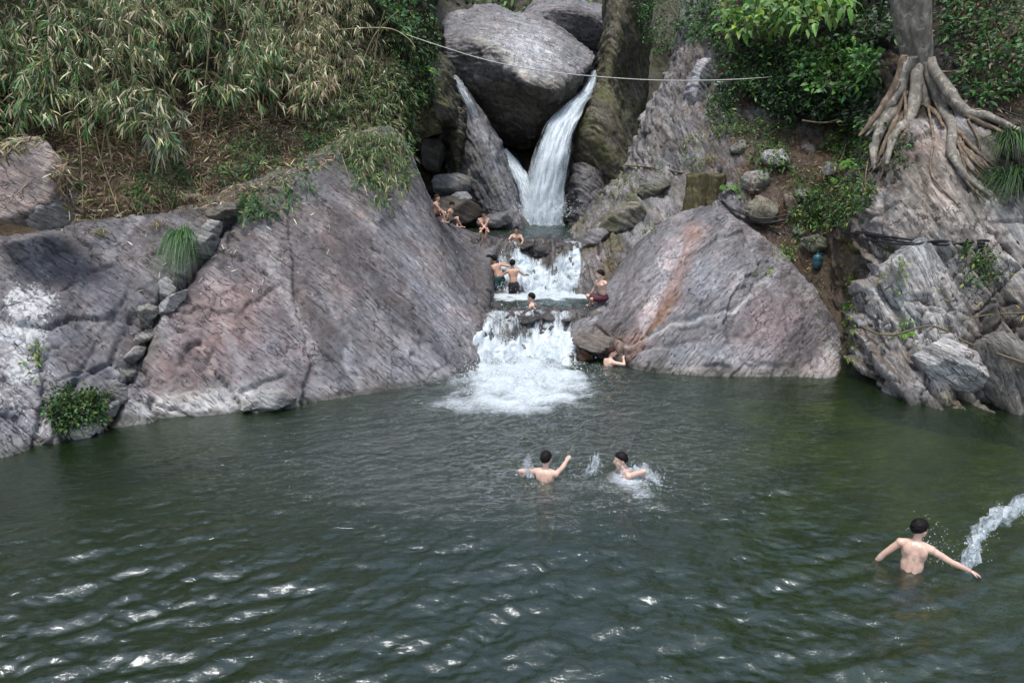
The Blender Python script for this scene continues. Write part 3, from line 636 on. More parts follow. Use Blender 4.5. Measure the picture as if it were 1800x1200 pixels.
def boulder(name, cx, cy, rx, ry, Y, ry3, label, c=(.19, .185, .19), li=.12, we=.0, moss=0., seed=0, nu=56, nv=40, grain=(.4, .2, .8), terr=0., rough=1., flat=.0, mosstop=False, box=2.0, rot=0.0, cat='rock', s=.5, zone=None, group=None):
    """closed stone: a squared-off ellipsoid cut by random facets, then weathered"""
    if seed in (11, 12) or 20 < seed < 38 or seed > 200: Y = min(probe(cx + a_ * rx * .3, cy + b_ * ry * .3) for a_ in (-1, 0, 1) for b_ in (0, 1)) + (.55 if seed > 200 else .22) * ry3
    cen = P(cx, cy, Y); sc = Y / ray(cx, cy)[1] / FPX; a, b, cc = rx * sc, ry3, ry * sc
    th = np.linspace(0, 2 * math.pi, nu, endpoint=False); ph = np.linspace(0.02, math.pi - 0.02, nv)
    T, Ph = np.meshgrid(th, ph); D = np.stack([np.cos(T) * np.sin(Ph), np.sin(T) * np.sin(Ph), np.cos(Ph)], -1)
    e = 2.0 / box
    Dn = np.sign(D) * np.abs(D) ** e; Dn /= (np.abs(D) ** box).sum(-1)[..., None] ** (1 / box) / np.linalg.norm(np.abs(D) ** 1, axis=-1)[..., None] if False else np.linalg.norm(D, axis=-1)[..., None]
    rr = 1 / (np.abs(D) ** box).sum(-1) ** (1 / box)
    r_ = np.random.default_rng(seed + 100)
    for k in range(15):
        f = r_.normal(size=3); f /= np.linalg.norm(f); h = r_.uniform(.58, .92)
        dp = D @ f; rr = np.where(dp > 1e-3, np.minimum(rr, h / np.maximum(dp, 1e-3)), rr)
    V = D * rr[..., None] * np.array([a, b, cc])
    c_, s_ = math.cos(R(rot)), math.sin(R(rot))
    V = np.stack([V[..., 0] * c_ + V[..., 2] * s_, V[..., 1], -V[..., 0] * s_ + V[..., 2] * c_], -1)
    G = V + cen; k = min(a, b, cc); F = frame(grain)
    Q = (G + .1 * k * np.stack([fbm(G / k + q * 31, 2) for q in range(3)], -1)) @ F.T
    q = Q / k * np.array([1, .15, .15])
    Dp = k * rough * (.06 * fbm(G / k * .9, 3) + .06 * (ridge(q * 2.5, 3) - .6) + .03 * fbm(G / k * 4, 4))
    if terr:
        s0 = Q[..., 0] / k * 3 + .6 * fbm(Q / k * .5, 2); fr = s0 - np.floor(s0); Dp = Dp + terr * k * (.16 * (np.where(fr < .85, fr / .85, (1 - fr) / .15) - .5))
    G = G + D * Dp[..., None]
    nn = D / np.array([a, b, cc]); nn /= np.linalg.norm(nn, axis=-1)[..., None]
    px, py = proj(G)
    col = np.zeros(G.shape); li_ = np.zeros(G.shape[:2])
    col, lich, wet, st = p_plain(c, li, we, moss, mosstop, s=s, zone=zone)(px, py, G, nn, col, li_, li_.copy(), li_.copy())
    i = np.arange(nu * nv).reshape(nv, nu); j = np.roll(i, -1, 1)
    f1 = np.stack([i[:-1], j[:-1], j[1:], i[1:]], -1).reshape(-1, 4)
    Vv = np.concatenate([G.reshape(-1, 3), [G[0].mean(0)], [G[-1].mean(0)]]); n0 = nu * nv
    f2 = np.stack([np.full(nu, n0), j[0], i[0]], -1); f3 = np.stack([np.full(nu, n0 + 1), i[-1], j[-1]], -1)
    A = dict(Col=col.reshape(-1, 3), lichen=lich.ravel(), wet=wet.ravel(), streak=st.ravel(), suv=((G @ F.T) * np.array([5, .55, .55]) * min(3, 1 / max(k, .2))).reshape(-1, 3))
    for kk in A: A[kk] = np.concatenate([A[kk], A[kk][:1], A[kk][-1:]])
    me = raw_mesh(name, Vv, [f1, f2, f3], True, A)
    bm = bmesh.new(); bm.from_mesh(me); bmesh.ops.recalc_face_normals(bm, faces=bm.faces); bm.to_mesh(me); bm.free()
    me.transform(Matrix.Translation(-Vector(cen)))
    o = link_mesh(name, me, M_ROCK); o.location = cen
    return tag(o, label, cat, group)
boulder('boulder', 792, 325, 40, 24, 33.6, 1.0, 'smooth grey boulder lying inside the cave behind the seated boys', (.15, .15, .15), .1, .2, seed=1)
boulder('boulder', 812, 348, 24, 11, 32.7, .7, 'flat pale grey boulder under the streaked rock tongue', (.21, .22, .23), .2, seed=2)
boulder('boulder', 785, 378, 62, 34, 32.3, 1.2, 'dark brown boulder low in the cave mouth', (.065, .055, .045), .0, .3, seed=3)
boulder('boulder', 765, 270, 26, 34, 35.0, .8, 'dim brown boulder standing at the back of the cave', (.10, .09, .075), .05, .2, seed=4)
boulder('boulder', 872, 388, 34, 16, 31.8, .6, 'low angular grey boulder at the toe of the rock tongue', (.13, .13, .135), .12, .4, seed=5, terr=.4)
# cave and gorge back wall
gb = [[(560, 560, 40), (760, 560, 42), (900, 560, 44), (1040, 560, 44), (1180, 560, 43), (1330, 560, 40)],
      [(560, 380, 36.5), (760, 385, 37), (900, 385, 39), (1040, 385, 38.5), (1180, 380, 41), (1330, 380, 38)],
      [(560, 250, 37), (760, 250, 38), (900, 250, 41), (1040, 250, 41), (1180, 250, 43), (1330, 250, 40)],
      [(560, 120, 41), (760, 120, 44), (900, 120, 46), (1040, 120, 46), (1180, 120, 46), (1330, 120, 44)],
      [(560, 0, 46), (760, 0, 49), (900, 10, 50), (1040, 10, 50), (1180, 0, 50), (1330, 0, 50)],
      [(560, -90, 60), (760, -70, 64), (900, -30, 66), (1040, -30, 66), (1180, -60, 64), (1330, -80, 62)]]
tag(rock('gorge_wall', gb, 120, 120, rough=2.0, terr=.6, paint=p_plain((.05, .045, .036), 0, .2, .4, s=.4), back=0), kind='structure')  # wall colour also carries some of the gorge's shadow
# overhanging ledge above the bather in the cove, and the loose stones of the shore
boulder('rock_ledge', 1052, 600, 54, 13, 19.9, .8, 'dark overhanging rock ledge above the bather in the cove', (.13, .115, .10), .05, .3, seed=11, box=3.5, rot=7, terr=.3)
boulder('rock', 1024, 628, 22, 24, 20.0, .6, 'orange stained wet rock between the cascade and the cove', (.22, .13, .085), .05, .6, seed=12)
boulder('rock', 1116, 628, 22, 20, 19.9, .5, 'mossy knobbly rock at the right side of the cove', (.17, .155, .14), .2, .2, .15, seed=13, terr=.4)
boulder('rock', 1672, 632, 72, 48, 16.5, .8, 'pale grey block jutting over the water below the dark vine', (.30, .305, .30), .35, seed=14, box=3.0, rot=14, grain=(.55, .1, .8), nu=90, nv=60, s=.8)
boulder('rock', 1775, 660, 50, 80, 15.9, .7, 'dark banded rock at the right edge of the pool', (.13, .125, .115), .15, seed=15, box=2.6, rot=-25, grain=(.9, .1, .35), terr=.5, nu=80, nv=56, s=1)
boulder('rock', 1600, 680, 42, 52, 16.9, .5, 'leaning brown-grey rock rib at the waterline', (.18, .17, .165), .2, .2, seed=16, box=2.6, rot=-30, grain=(.9, .1, .35), terr=.4, nu=70, nv=50, s=.9)
boulder('rock', 1620, 500, 60, 92, 18.3, .55, 'tall pale rock plate leaning under the black hoses', (.31, .315, .31), .35, seed=17, box=2.8, rot=-22, grain=(.9, .1, .4), terr=.25, nu=90, nv=80, s=.8)
boulder('rock', 1520, 590, 34, 100, 19.3, .55, 'narrow dark rock rib beside the mossy cleft', (.165, .155, .16), .2, .1, .25, seed=18, box=2.8, rot=-12, grain=(.95, .1, .2), terr=.6, nu=70, nv=80, s=1)
boulder('boulder', 40, 330, 95, 86, 16.3, .9, 'large pinkish-brown boulder at the left edge below the bamboo', (.24, .205, .19), .1, seed=19, box=2.6, rot=-38, nu=90, nv=60, rough=.8)
boulder('rock', 92, 372, 52, 30, 16.2, .5, 'jagged pale rock under the large pinkish boulder', (.23, .225, .225), .3, seed=20, rot=-25, terr=.5)
boulder('rock', 478, 700, 44, 22, 16.15, .45, 'cracked pale boulder at the foot of the left slab', (.29, .285, .27), .3, seed=21, box=2.6, terr=.35)
boulder('rock', 440, 712, 22, 12, 15.95, .3, 'small flat stone left of the cracked pale boulder', (.26, .255, .24), .2, seed=22, box=3)
boulder('rock', 143, 757, 34, 14, 13.95, .3, 'white-grey stone at the waterline below the dark shrub', (.36, .355, .34), .2, seed=23, box=3)
boulder('rock', 172, 752, 14, 9, 14.2, .2, 'tiny pale stone beside the white-grey waterline stone', (.34, .335, .32), .2, seed=24, box=2.5)
boulder('rock', 350, 428, 40, 30, 18.3, .5, 'ragged rock outcrop behind the hanging grass tuft', (.19, .185, .18), .25, seed=25, terr=.6, rot=-35)
boulder('rock', 300, 535, 40, 18, 17.0, .35, 'pale lichen-crusted edge block on the fissure', (.27, .27, .27), .55, seed=26, terr=.4, rot=-45)
boulder('rock', 395, 372, 32, 16, 19.1, .5, 'dark ledge stone under the dry litter', (.11, .105, .09), .1, seed=27, terr=.5)
boulder('rock', 335, 352, 30, 18, 19.3, .4, 'mossy round stone among the bamboo litter', (.20, .185, .14), .2, moss=.4, seed=28)
boulder('rock', 1345, 372, 32, 30, 24.4, .6, 'yellow-green stained triangular stone above the domed slab', (.24, .235, .20), .2, moss=.25, seed=29, box=2.2, terr=.2)
boulder('rock', 1368, 284, 28, 20, 25.7, .6, 'flat-topped pale stone on the litter slope', (.29, .29, .29), .3, seed=30, box=4)
boulder('rock', 1330, 318, 24, 28, 25.4, .5, 'slanted grey stone below the flat-topped stone', (.23, .23, .22), .25, seed=31, terr=.3, rot=25)
boulder('rock', 1390, 362, 13, 22, 24.3, .3, 'thin tilted brown slab beside the triangular stone', (.19, .165, .13), .1, seed=32, box=4, rot=-20)
boulder('rock', 1436, 428, 30, 20, 22.1, .5, 'dark mossy boulder above the cleft', (.13, .125, .115), .15, moss=.4, seed=33)
boulder('rock', 1225, 150, 26, 52, 31.0, .8, 'upright lichen-whitened crag on the right skyline', (.27, .27, .285), .6, seed=34, terr=.5, rot=18, nu=70, nv=60)
boulder('rock', 1265, 152, 12, 12, 29.6, .3, 'small white stone right of the lichen-whitened crag', (.42, .42, .41), .5, seed=35)
boulder('rock', 1150, 330, 34, 24, 28.3, .7, 'mossy ledge rock on the ridge beside the gorge', (.17, .165, .155), .25, moss=.5, seed=36, terr=.5)
boulder('rock', 1095, 385, 44, 30, 27.4, .8, 'ragged brown rock on the right bank above the upper cascade', (.19, .18, .16), .2, .1, moss=.5, seed=37, terr=.7, rot=-35, nu=70, nv=50)
boulder('rock', 1042, 425, 36, 24, 26.6, .7, 'streaked wet rock at the right lip of the upper cascade', (.16, .155, .16), .2, .4, seed=38, terr=.6, rot=-25, nu=70, nv=50, s=.9)
boulder('rock', 852, 470, 22, 24, 25.9, .6, 'dark hollow rock that the bathers lean against', (.09, .08, .07), .05, .5, seed=39, terr=.4)

fr_ = np.random.default_rng(77); FL_ = ['ragged dark block at the head of the fissure', 'lichened block in the upper fissure', 'leaning splinter in the upper fissure', 'pale splinter halfway down the fissure', 'crumbling block in the middle of the fissure', 'white chip stone in the fissure', 'mossy block low in the fissure', 'small wedge stone low in the fissure', 'grey wedge near the foot of the fissure', 'broken block at the foot of the fissure', 'split ledge above the hanging grass']
for k, (x, y) in enumerate(((378, 402), (352, 440), (328, 478), (300, 512), (268, 548), (262, 590), (244, 622), (236, 655), (220, 690), (200, 722), (330, 415))):
    cc_ = (.21, .205, .195) if k % 3 else (.29, .29, .285)
    boulder('rock', x - 8, y, fr_.uniform(16, 30), fr_.uniform(12, 22), None, fr_.uniform(.22, .4), FL_[k], cc_, fr_.uniform(.15, .6), seed=201 + k, rot=-48 + fr_.normal() * 12, terr=.8, box=4.0, moss=.3 if k > 5 else .1, nu=44, nv=30)

# ------------------------------------------------------------------ channel bed and pool bed
def lip(Y):
    return np.interp(Y, [16, 18.6, 19.4, 20.2, 21.2, 21.8, 22.5, 24.5, 25.1, 25.9, 26.7, 27.3, 28, 40], [-1.3, -1.0, -.5, .1, .74, .97, .5, .45, .9, 1.8, 2.44, 2.50, 2.0, 1.9])
def bedz(X, Y):
    q = np.stack([X, Y * .35, 0 * X], -1)
    return lip(Y + .75 * pn(q * .8 + 4) + .40 * pn(q * 2.3) + .3 * (np.abs(X - 1.0) - .6) + .25 * np.floor(2 * pn(q * 1.7 + 9)))
xs = np.linspace(-5, 6, 190); ys = np.concatenate([np.linspace(16, 28, 240), np.linspace(28.1, 40, 40)])
X, Yg = np.meshgrid(xs, ys); Zb = bedz(X, Yg)
Gb = np.stack([X, Yg, Zb], -1); act = sm(Yg, 18.8, 19.6) * (1 - sm(Yg, 27.2, 28.5))
bedn = .13 * fbm(Gb * np.array([2.4, 1.6, 1.6]), 5) + .15 * (ridge(Gb * np.array([2.6, 4.2, 4.2]), 4) - .6)
Gb[..., 2] += bedn * act
bc = np.broadcast_to(np.array([.048, .045, .045]), Gb.shape).copy(); bc = mixto(bc, np.clip(fbm(Gb * 1.5, 3), 0, 1), (.10, .08, .06))
tag(link_mesh('stream_bed', raw_mesh('stream_bed', Gb.reshape(-1, 3), grid_faces(*X.shape), True, dict(Col=bc.reshape(-1, 3), lichen=np.zeros(X.size), wet=np.full(X.size, .9), streak=np.full(X.size, .6), suv=(Gb * 3).reshape(-1, 3))), M_ROCK), kind='structure')
xs = np.linspace(-40, 40, 120); ys = np.linspace(-30, 19.6, 110); X, Yg = np.meshgrid(xs, ys)
Zp = -1.25 + .65 * sm(X, 2.0, 6.0) + .25 * fbm(np.stack([X * .4, Yg * .4, 0 * X], -1), 3) + .8 * sm(X, 5, 11) * sm(11 - Yg, 0, 6) * 0 - 1.0 * sm(9 - Yg, 0, 12) * (1 - sm(X, 3, 8))
Gp = np.stack([X, Yg, Zp], -1)
pc = np.broadcast_to(np.array([.055, .07, .022]), Gp.shape).copy(); pc = mixto(pc, np.clip(.5 + fbm(Gp * .8, 3), 0, 1) * sm(X, 1, 6), (.31, .33, .03))
tag(link_mesh('pool_bed', raw_mesh('pool_bed', Gp.reshape(-1, 3), grid_faces(*X.shape), True, dict(Col=pc.reshape(-1, 3))), M_SOIL), kind='structure')
gm = raw_mesh('ground', np.array([[-900, -900, -4], [900, -900, -4], [900, 900, -4], [-900, 900, -4]]), np.array([[0, 1, 2, 3]]), False, dict(Col=np.full((4, 3), .04)))
tag(link_mesh('ground', gm, M_SOIL), kind='structure')

# wet stones that break the lips of the two cascades
WL_ = [(872, 560, 20, 6, 21.6, 'leftmost dark wet stone on the lower lip'), (903, 556, 22, 6, 21.75, 'second dark wet stone from the left on the lower lip'), (934, 561, 24, 7, 21.5, 'middle dark wet stone on the lower lip'), (968, 557, 22, 6, 21.7, 'fourth dark wet stone on the lower lip'), (996, 563, 20, 7, 21.5, 'rightmost dark wet stone on the lower lip'),
       (925, 432, 15, 8, 26.6, 'left dark stone on the upper lip'), (955, 440, 20, 11, 26.35, 'largest dark stone on the upper lip'), (984, 434, 14, 8, 26.5, 'right dark stone on the upper lip'), (872, 540, 14, 8, 22.4, 'brown stone at the left edge of the middle pool')]
for k, (x, y, rx_, ry_, Y_, lb) in enumerate(WL_):
    boulder('wet_stone', x, y, rx_, ry_, Y_, .35, lb, (.05, .047, .046) if k < 11 else (.12, .085, .06), .03, .9, seed=150 + k, terr=.6, rot=fr_.normal() * 14, nu=44, nv=30, s=.9, group='wet stones in the cascades')
for k, (x, y, rx_, ry_, lb) in enumerate(((1300, 262, 20, 14, 'small angular stone high on the litter slope'), (1420, 262, 18, 12, 'dark stone on the litter below the hollow'), (1415, 345, 20, 15, 'square grey stone beside the tilted slab'), (1462, 300, 22, 14, 'half-buried stone below the bright fern'), (1400, 405, 18, 12, 'small stone above the jug'))):
    boulder('rock', x, y, rx_, ry_, None, .35, lb, (.19, .185, .175), .2, moss=.2, seed=221 + k, terr=.4, box=3, rot=fr_.normal() * 20, nu=44, nv=30)
# added forested ridge: hides the bright low sky from the pool's reflections
th = np.linspace(R(-100), R(100), 150); rr_ = np.linspace(0, 1, 40); TH, RR = np.meshgrid(th, rr_)
rad_ = 62 + 75 * RR + 6 * np.cos(TH * 3); hh = RR ** .8 * (30 + 16 * np.abs(np.sin(TH)) + 5 * fbm(np.stack([TH * 3, RR, 0 * TH], -1), 3))
Gr = np.stack([np.sin(TH) * rad_, np.cos(TH) * rad_, -3 + hh], -1); Gr[..., 2] += 2.2 * ridge(Gr * .22, 3) * RR
rc = np.broadcast_to(np.array([.030, .046, .018]), Gr.shape) * (1 + .5 * fbm(Gr * .3, 3))[..., None]
tag(link_mesh('horizon_block_ridge', raw_mesh('horizon_block_ridge', Gr.reshape(-1, 3), grid_faces(*TH.shape), True, dict(Col=np.clip(rc, .005, 1).reshape(-1, 3))), M_SOIL), kind='structure')

# ------------------------------------------------------------------ water
def waves(X, Y, seed, n, lam, amp_slope, ang0, spread):
    r = np.random.default_rng(seed); h = 0
    for k in range(n):
        L = math.exp(r.uniform(math.log(lam[0]), math.log(lam[1]))); a = R(ang0) + r.normal() * R(spread)
        kx, ky = math.cos(a) * 2 * math.pi / L, math.sin(a) * 2 * math.pi / L
        A = amp_slope * L / (2 * math.pi) / math.sqrt(n) * 1.4
        wob = 1.1 * pn(np.stack([X * .5 + k, Y * .5, 0 * X], -1))
        h = h + A * np.sin(kx * X + ky * Y + r.uniform(0, 6.28) + 2.2 * wob)
    return h
ys = np.concatenate([np.linspace(-12, 5.6, 40)[:-1], 5.6 * (20.9 / 5.6) ** np.linspace(0, 1, 400)])
xs = np.concatenate([np.linspace(-34, -11, 30)[:-1], np.linspace(-11, 11, 620), np.linspace(11, 34, 30)[1:]])
X, Yg = np.meshgrid(xs, ys)
Zero = 0 * X
big_w = waves(X, Yg, 1, 26, (.34, .95), .185, -74, 36)
med_w = waves(X, Yg, 2, 34, (.12, .34), .15, -76, 46)
mod = .55 + .9 * np.clip(.5 + fbm(np.stack([X * .22, Yg * .22, Zero + 3], -1), 3), 0, 1.2)
calm = np.clip(sm(X, -10, -3) * .75 + .35, 0, 1) * (1 - .35 * sm(X, 3.5, 8))
near = sm(13.5 - Yg, 0, 6)
fin_w = waves(X, Yg, 3, 30, (.07, .16), .05, -75, 70) * sm(14 - Yg, 0, 4)
mod2 = np.clip(.4 + 1.2 * fbm(np.stack([X * .7, Yg * .9, Zero + 6], -1), 3), 0, 1.6)
Z = (big_w * (.25 + .75 * near) + med_w * (.55 + .45 * near)) * mod * calm + fin_w * mod2 * calm
cx0, cy0 = W(915, 690)[:2]
dist = np.hypot((X - cx0) / 1.45, (Yg - cy0 - 1.25) / 1.75)
turb = np.exp(-(dist / 2.6) ** 2)
NZ = fbm(np.stack([X * 1.6, Yg * 1.6, Zero], -1), 4)
Z = Z + np.exp(-(dist / 1.05) ** 2) * (.05 + .20 * NZ) + turb * .05 * fbm(np.stack([X * 3.2, Yg * 3.2, Zero + 8], -1), 3)
pxw, pyw = proj(np.stack([X, Yg, Zero], -1))
foam = 1.1 * np.exp(-(dist / 1.15) ** 2.4) * np.clip(1 + .35 * NZ, 0, 1.3) + .46 * blob(pxw, pyw, 800, 712, 120, 16, -3) + .35 * blob(pxw, pyw, 930, 720, 90, 16) + .3 * blob(pxw, pyw, 1010, 690, 60, 20)
foam = foam + .26 * np.exp(-(dist / 2.6) ** 2) * np.clip(.7 + NZ, 0, 1.4)
for (a, b, r1, r2, s) in ((960, 848, 30, 8, .32), (1110, 850, 52, 22, .62), (1140, 878, 34, 16, .5), (1105, 838, 30, 12, .5), (1020, 850, 34, 10, .36), (926, 828, 20, 12, .3), (1600, 1004, 40, 8, .16), (1680, 1000, 50, 16, .28), (1070, 648, 22, 4, .25)):
    foam = foam + s * blob(pxw, pyw, a, b, r1, r2)
    Z = Z + .10 * s * blob(pxw, pyw, a, b, r1, r2) * (1 + NZ)
chop = np.clip(.18 + 1.0 * turb + .9 * blob(pxw, pyw, 880, 810, 380, 95), 0, 1.3)
G = np.stack([X, Yg, Z], -1)
tag(link_mesh('pool_water', raw_mesh('pool_water', G.reshape(-1, 3), grid_faces(*X.shape), True, dict(foam=np.clip(foam, 0, 1).ravel(), chop=chop.ravel())), M_WATER), 'dark green rippled water of the large bathing pool', kind='structure')
def warpY(X, Y):
    q = np.stack([X, Y * .35, 0 * X], -1)
    return Y + .75 * pn(q * .8 + 4) + .40 * pn(q * 2.3) + .3 * (np.abs(X - 1.0) - .6) + .25 * np.floor(2 * pn(q * 1.7 + 9))
def pool(name, x0, x1, y0, y1, z, nx, ny, foamf, label, crest=0):
    X, Yg = np.meshgrid(np.linspace(x0, x1, nx), np.linspace(y0, y1, ny))
    Z = z + waves(X, Yg, 5, 24, (.25, .9), .18, -85, 50)
    px, py = proj(np.stack([X, Yg, Z], -1)); f, bump = foamf(px, py, X, Yg)
    Z = Z + bump * (.5 + .8 * fbm(np.stack([X * 2.2, Yg * 2.2, 0 * X], -1), 3))
    Z = np.where(warpY(X, Yg) < crest, np.minimum(Z, bedz(X, Yg) - .01), Z)      # the water drapes over the lip
    return tag(link_mesh(name, raw_mesh(name, np.stack([X, Yg, Z], -1).reshape(-1, 3), grid_faces(ny, nx), True, dict(foam=np.clip(f, 0, 1).ravel(), chop=np.full(X.size, .8))), M_WATER), label, kind='structure')
pool('middle_pool_water', -2.2, 4.2, 18.9, 26.4, 1.0, 170, 220, lambda px, py, X, Y: (1.2 * sm(533 - py + 9 * fbm(np.stack([X * 1.3, Y * 1.3, 0 * X], -1), 3), 0, 12) + .45 * sm(py, 544, 556), .22 * sm(516 - py, 0, 16)), 'foaming water of the small middle pool', 22.0)
pool('upper_pool_water', -4.5, 5.0, 24.6, 37, 2.52, 180, 240, lambda px, py, X, Y: (1.1 * blob(px, py, 958, 388, 52, 9) + .25 * blob(px, py, 900, 424, 80, 5), .3 * blob(px, py, 958, 386, 40, 8)), 'calm grey-green water of the upper pool', 27.5)

def cascade(name, x0, x1, y0, y1, nx, ny, foamf, label, lift=.09, lump=.08):
    X, Yg = np.meshgrid(np.linspace(x0, x1, nx), np.linspace(y0, y1, ny))
    Zb = bedz(X, Yg)
    G = np.stack([X, Yg, Zb], -1); px, py = proj(G); f = foamf(px, py, X, Yg)
    n1 = fbm(G * np.array([2.6, 1.3, 1.3]), 4)
    n2 = fbm(G * 3.2 + 5, 4); G[..., 2] += lift * (.3 + f) + lump * np.clip(f, 0, 1) * (.6 + .8 * n1 + .6 * n2); G[..., 1] -= .10 * np.clip(f, 0, 1) * (.5 + n1 + n2)
    A = dict(foam=np.clip(f, 0, 1).ravel(), suv=(G * np.array([7.5, 1.7, 1.7])).reshape(-1, 3))
    o = link_mesh(name, raw_mesh(name, G.reshape(-1, 3), grid_faces(ny, nx), True, A), M_FALL)
    return tag(o, label, 'waterfall')
def fl(px, py, X, Y):
    lump_ = fbm(np.stack([X * 1.6, Y * .7, 0 * X], -1), 4)
    f = 1.0 * sm(py + 26 * lump_, 596, 628) * (1 - sm(np.abs(px - 912), 82, 114)) + .25 * np.clip(lump_, 0, 1)
    f = f + .8 * blob(px, py, 852, 605, 16, 30) + .75 * blob(px, py, 958, 612, 30, 26, 30)
    f = f - .25 * blob(px, py, 915, 590, 40, 22) + .58 * sm(py, 540, 556) * (1 - sm(np.abs(px - 930), 65, 90))
    return np.clip(f - .3 * sm(np.abs(px - 918), 95, 115), 0, 1)
cascade('waterfall', -2.6, 3.2, 18.6, 22.9, 170, 170, fl, 'low foaming cascade spilling into the large pool')
def fm(px, py, X, Y):
    f = .95 * blob(px, py, 908, 478, 34, 34) + .95 * blob(px, py, 1000, 470, 34, 36) + .85 * sm(py, 470, 498) + .35
    lump_ = fbm(np.stack([X * 1.7, Y * .8, 0 * X + 4], -1), 4)
    f = f - .85 * blob(px, py, 955, 442, 40, 18) + .55 * lump_
    return np.clip(f * (1 - sm(np.abs(px - 955), 72, 98)) * sm(py, 418, 428), 0, 1)
cascade('waterfall', -2.4, 4.4, 24.6, 27.9, 170, 150, fm, 'wide white cascade between the middle and upper pools')

def fall(name, path, widths, label, layers=3, n=150, m=44, thick=.35, dens=1.0, topdens=None, tex=(3.2, .55)):
    C = np.array([P(*p) for p in path]); k = len(C); Wt = cr_weights(k, n); L = Wt @ C
    wd = (Wt @ np.array(widths, float)[:, None])[:, 0]; sc = (L[:, 1] / 1.0) / FPX
    t = np.linspace(0, 1, n); s = np.linspace(-1, 1, m); V = []; F = []; fo = []; uv = []
    for q in range(layers):
        S, T = np.meshgrid(s, t); r = 1.0 - .13 * q
        half = (wd * sc)[:, None] * r
        edge = 1 + .16 * pn(np.stack([T * 9, S * 0 + np.sign(S) * 3, 0 * T + q * 5], -1))
        bulge = np.sqrt(np.clip(1 - S * S, 0, 1)) * thick * (1 - .45 * q)
        nz = fbm(np.stack([S * 3.5, T * 9, 0 * T + q * 9], -1), 4)
        G = np.stack([L[:, 0][:, None] + S * half * edge, L[:, 1][:, None] - bulge - .06 * nz + .10 * q, L[:, 2][:, None] + .05 * nz + 0 * S], -1)
        off = sum(len(v) for v in V); V.append(G.reshape(-1, 3)); F.append(grid_faces(n, m, off))
        f = dens * (.95 - .55 * np.abs(S) ** 3) * (1 if topdens is None else np.interp(T, [0, .3, 1], [topdens, 1, 1]))
        fo.append(f.ravel()); uv.append(np.stack([S * tex[0] * 1.4, T * tex[1] * 10, 0 * T + q * 4], -1).reshape(-1, 3))
    return tag(link_mesh(name, raw_mesh(name, np.concatenate(V), F, True, dict(foam=np.clip(np.concatenate(fo), 0, 1), suv=np.concatenate(uv))), M_FALL), label, 'waterfall')
fall('waterfall', [(1044, 126, 37.4), (1034, 158, 36.6), (1010, 186, 35.6), (988, 218, 34.6), (972, 268, 34.0), (960, 325, 33.8), (954, 365, 33.7), (952, 396, 33.6)], [6, 12, 20, 28, 33, 37, 40, 44], 'tall main waterfall plunging from behind the giant boulder', thick=.5, dens=.86)
fall('waterfall', [(884, 262, 36.2), (900, 284, 35.4), (914, 308, 34.6), (926, 340, 34.2), (934, 370, 33.9), (938, 396, 33.7)], [8, 12, 14, 15, 17, 22], 'short side waterfall joining the main one from the left', thick=.3, dens=.9)
fall('waterfall', [(778, 124, 35.2), (796, 134, 34.8), (812, 158, 34.5), (826, 184, 34.3), (838, 206, 34.6)], [5, 9, 9, 9, 6], 'thin trickling waterfall left of the giant boulder', thick=.12, dens=.62, layers=2)

def drops(name, pts, rad, label=None, parent=None, mat=None):
    pts = np.asarray(pts); n = len(pts); rad = np.asarray(rad) * np.ones(n)
    o = np.array([[1, 0, 0], [-1, 0, 0], [0, 1, 0], [0, -1, 0], [0, 0, 1], [0, 0, -1]], float)
    f = np.array([[0, 2, 4], [2, 1, 4], [1, 3, 4], [3, 0, 4], [2, 0, 5], [1, 2, 5], [3, 1, 5], [0, 3, 5]])
    st = 1 + .8 * np.random.default_rng(1).random((n, 1, 3))
    V = pts[:, None, :] + o[None] * rad[:, None, None] * st
    F = (f[None] + 6 * np.arange(n)[:, None, None]).reshape(-1, 3)
    ob = link_mesh(name, raw_mesh(name, V.reshape(-1, 3), F, True), mat or M_DROP, parent)
    return tag(ob, label, None, None, 'stuff')
# spray over the plunge zones
q = []; rd = []
for (px, py, Y, n, sx, sy, sz, r0) in ((905, 655, 18.3, 2600, .75, .6, .16, .007), (870, 610, 19.4, 900, .3, .3, .13, .006), (958, 620, 19.4, 900, .4, .3, .13, .006), (910, 505, 25, 1200, .8, .3, .18, .008), (1000, 495, 25.1, 1200, .6, .3, .2, .008), (956, 380, 33.3, 1800, .7, .5, .4, .010)):
    c = P(px, py, Y); e = rng.normal(size=(n, 3)) * np.array([sx, sy, sz]); e[:, 2] = np.abs(e[:, 2]); q.append(c + e); rd.append(r0 * np.exp(rng.normal(size=n) * .35))
drops('spray', np.concatenate(q), np.concatenate(rd), 'fine white spray above the falling water')
# ------------------------------------------------------------------ placing things on the rock
bpy.context.view_layer.update()
_dg = bpy.context.evaluated_depsgraph_get()
def hit(px, py, skip=('water', 'fall', 'spray')):
    o = Vector((0, 0, CAM_H)); d = Vector(ray(px, py)).normalized()
    for _ in range(6):
        ok, loc, nr, idx, ob, mx = SC.ray_cast(_dg, o, d)
        if not ok: return None, None
        if any(s in ob.name for s in skip): o = loc + d * .01; continue
        if nr.dot(d) > 0: nr = -nr
        return np.array(loc), np.array(nr)
    return None, None
def H(px, py, out=0.0, default=30.0):
    l, n = hit(px, py)
    if l is None: return P(px, py, default)
    return l + n * out
def inpoly(x, y, poly):
    c = False; j = len(poly) - 1
    for i in range(len(poly)):
        if (poly[i][1] > y) != (poly[j][1] > y) and x < (poly[j][0] - poly[i][0]) * (y - poly[i][1]) / (poly[j][1] - poly[i][1]) + poly[i][0]: c = not c
        j = i
    return c
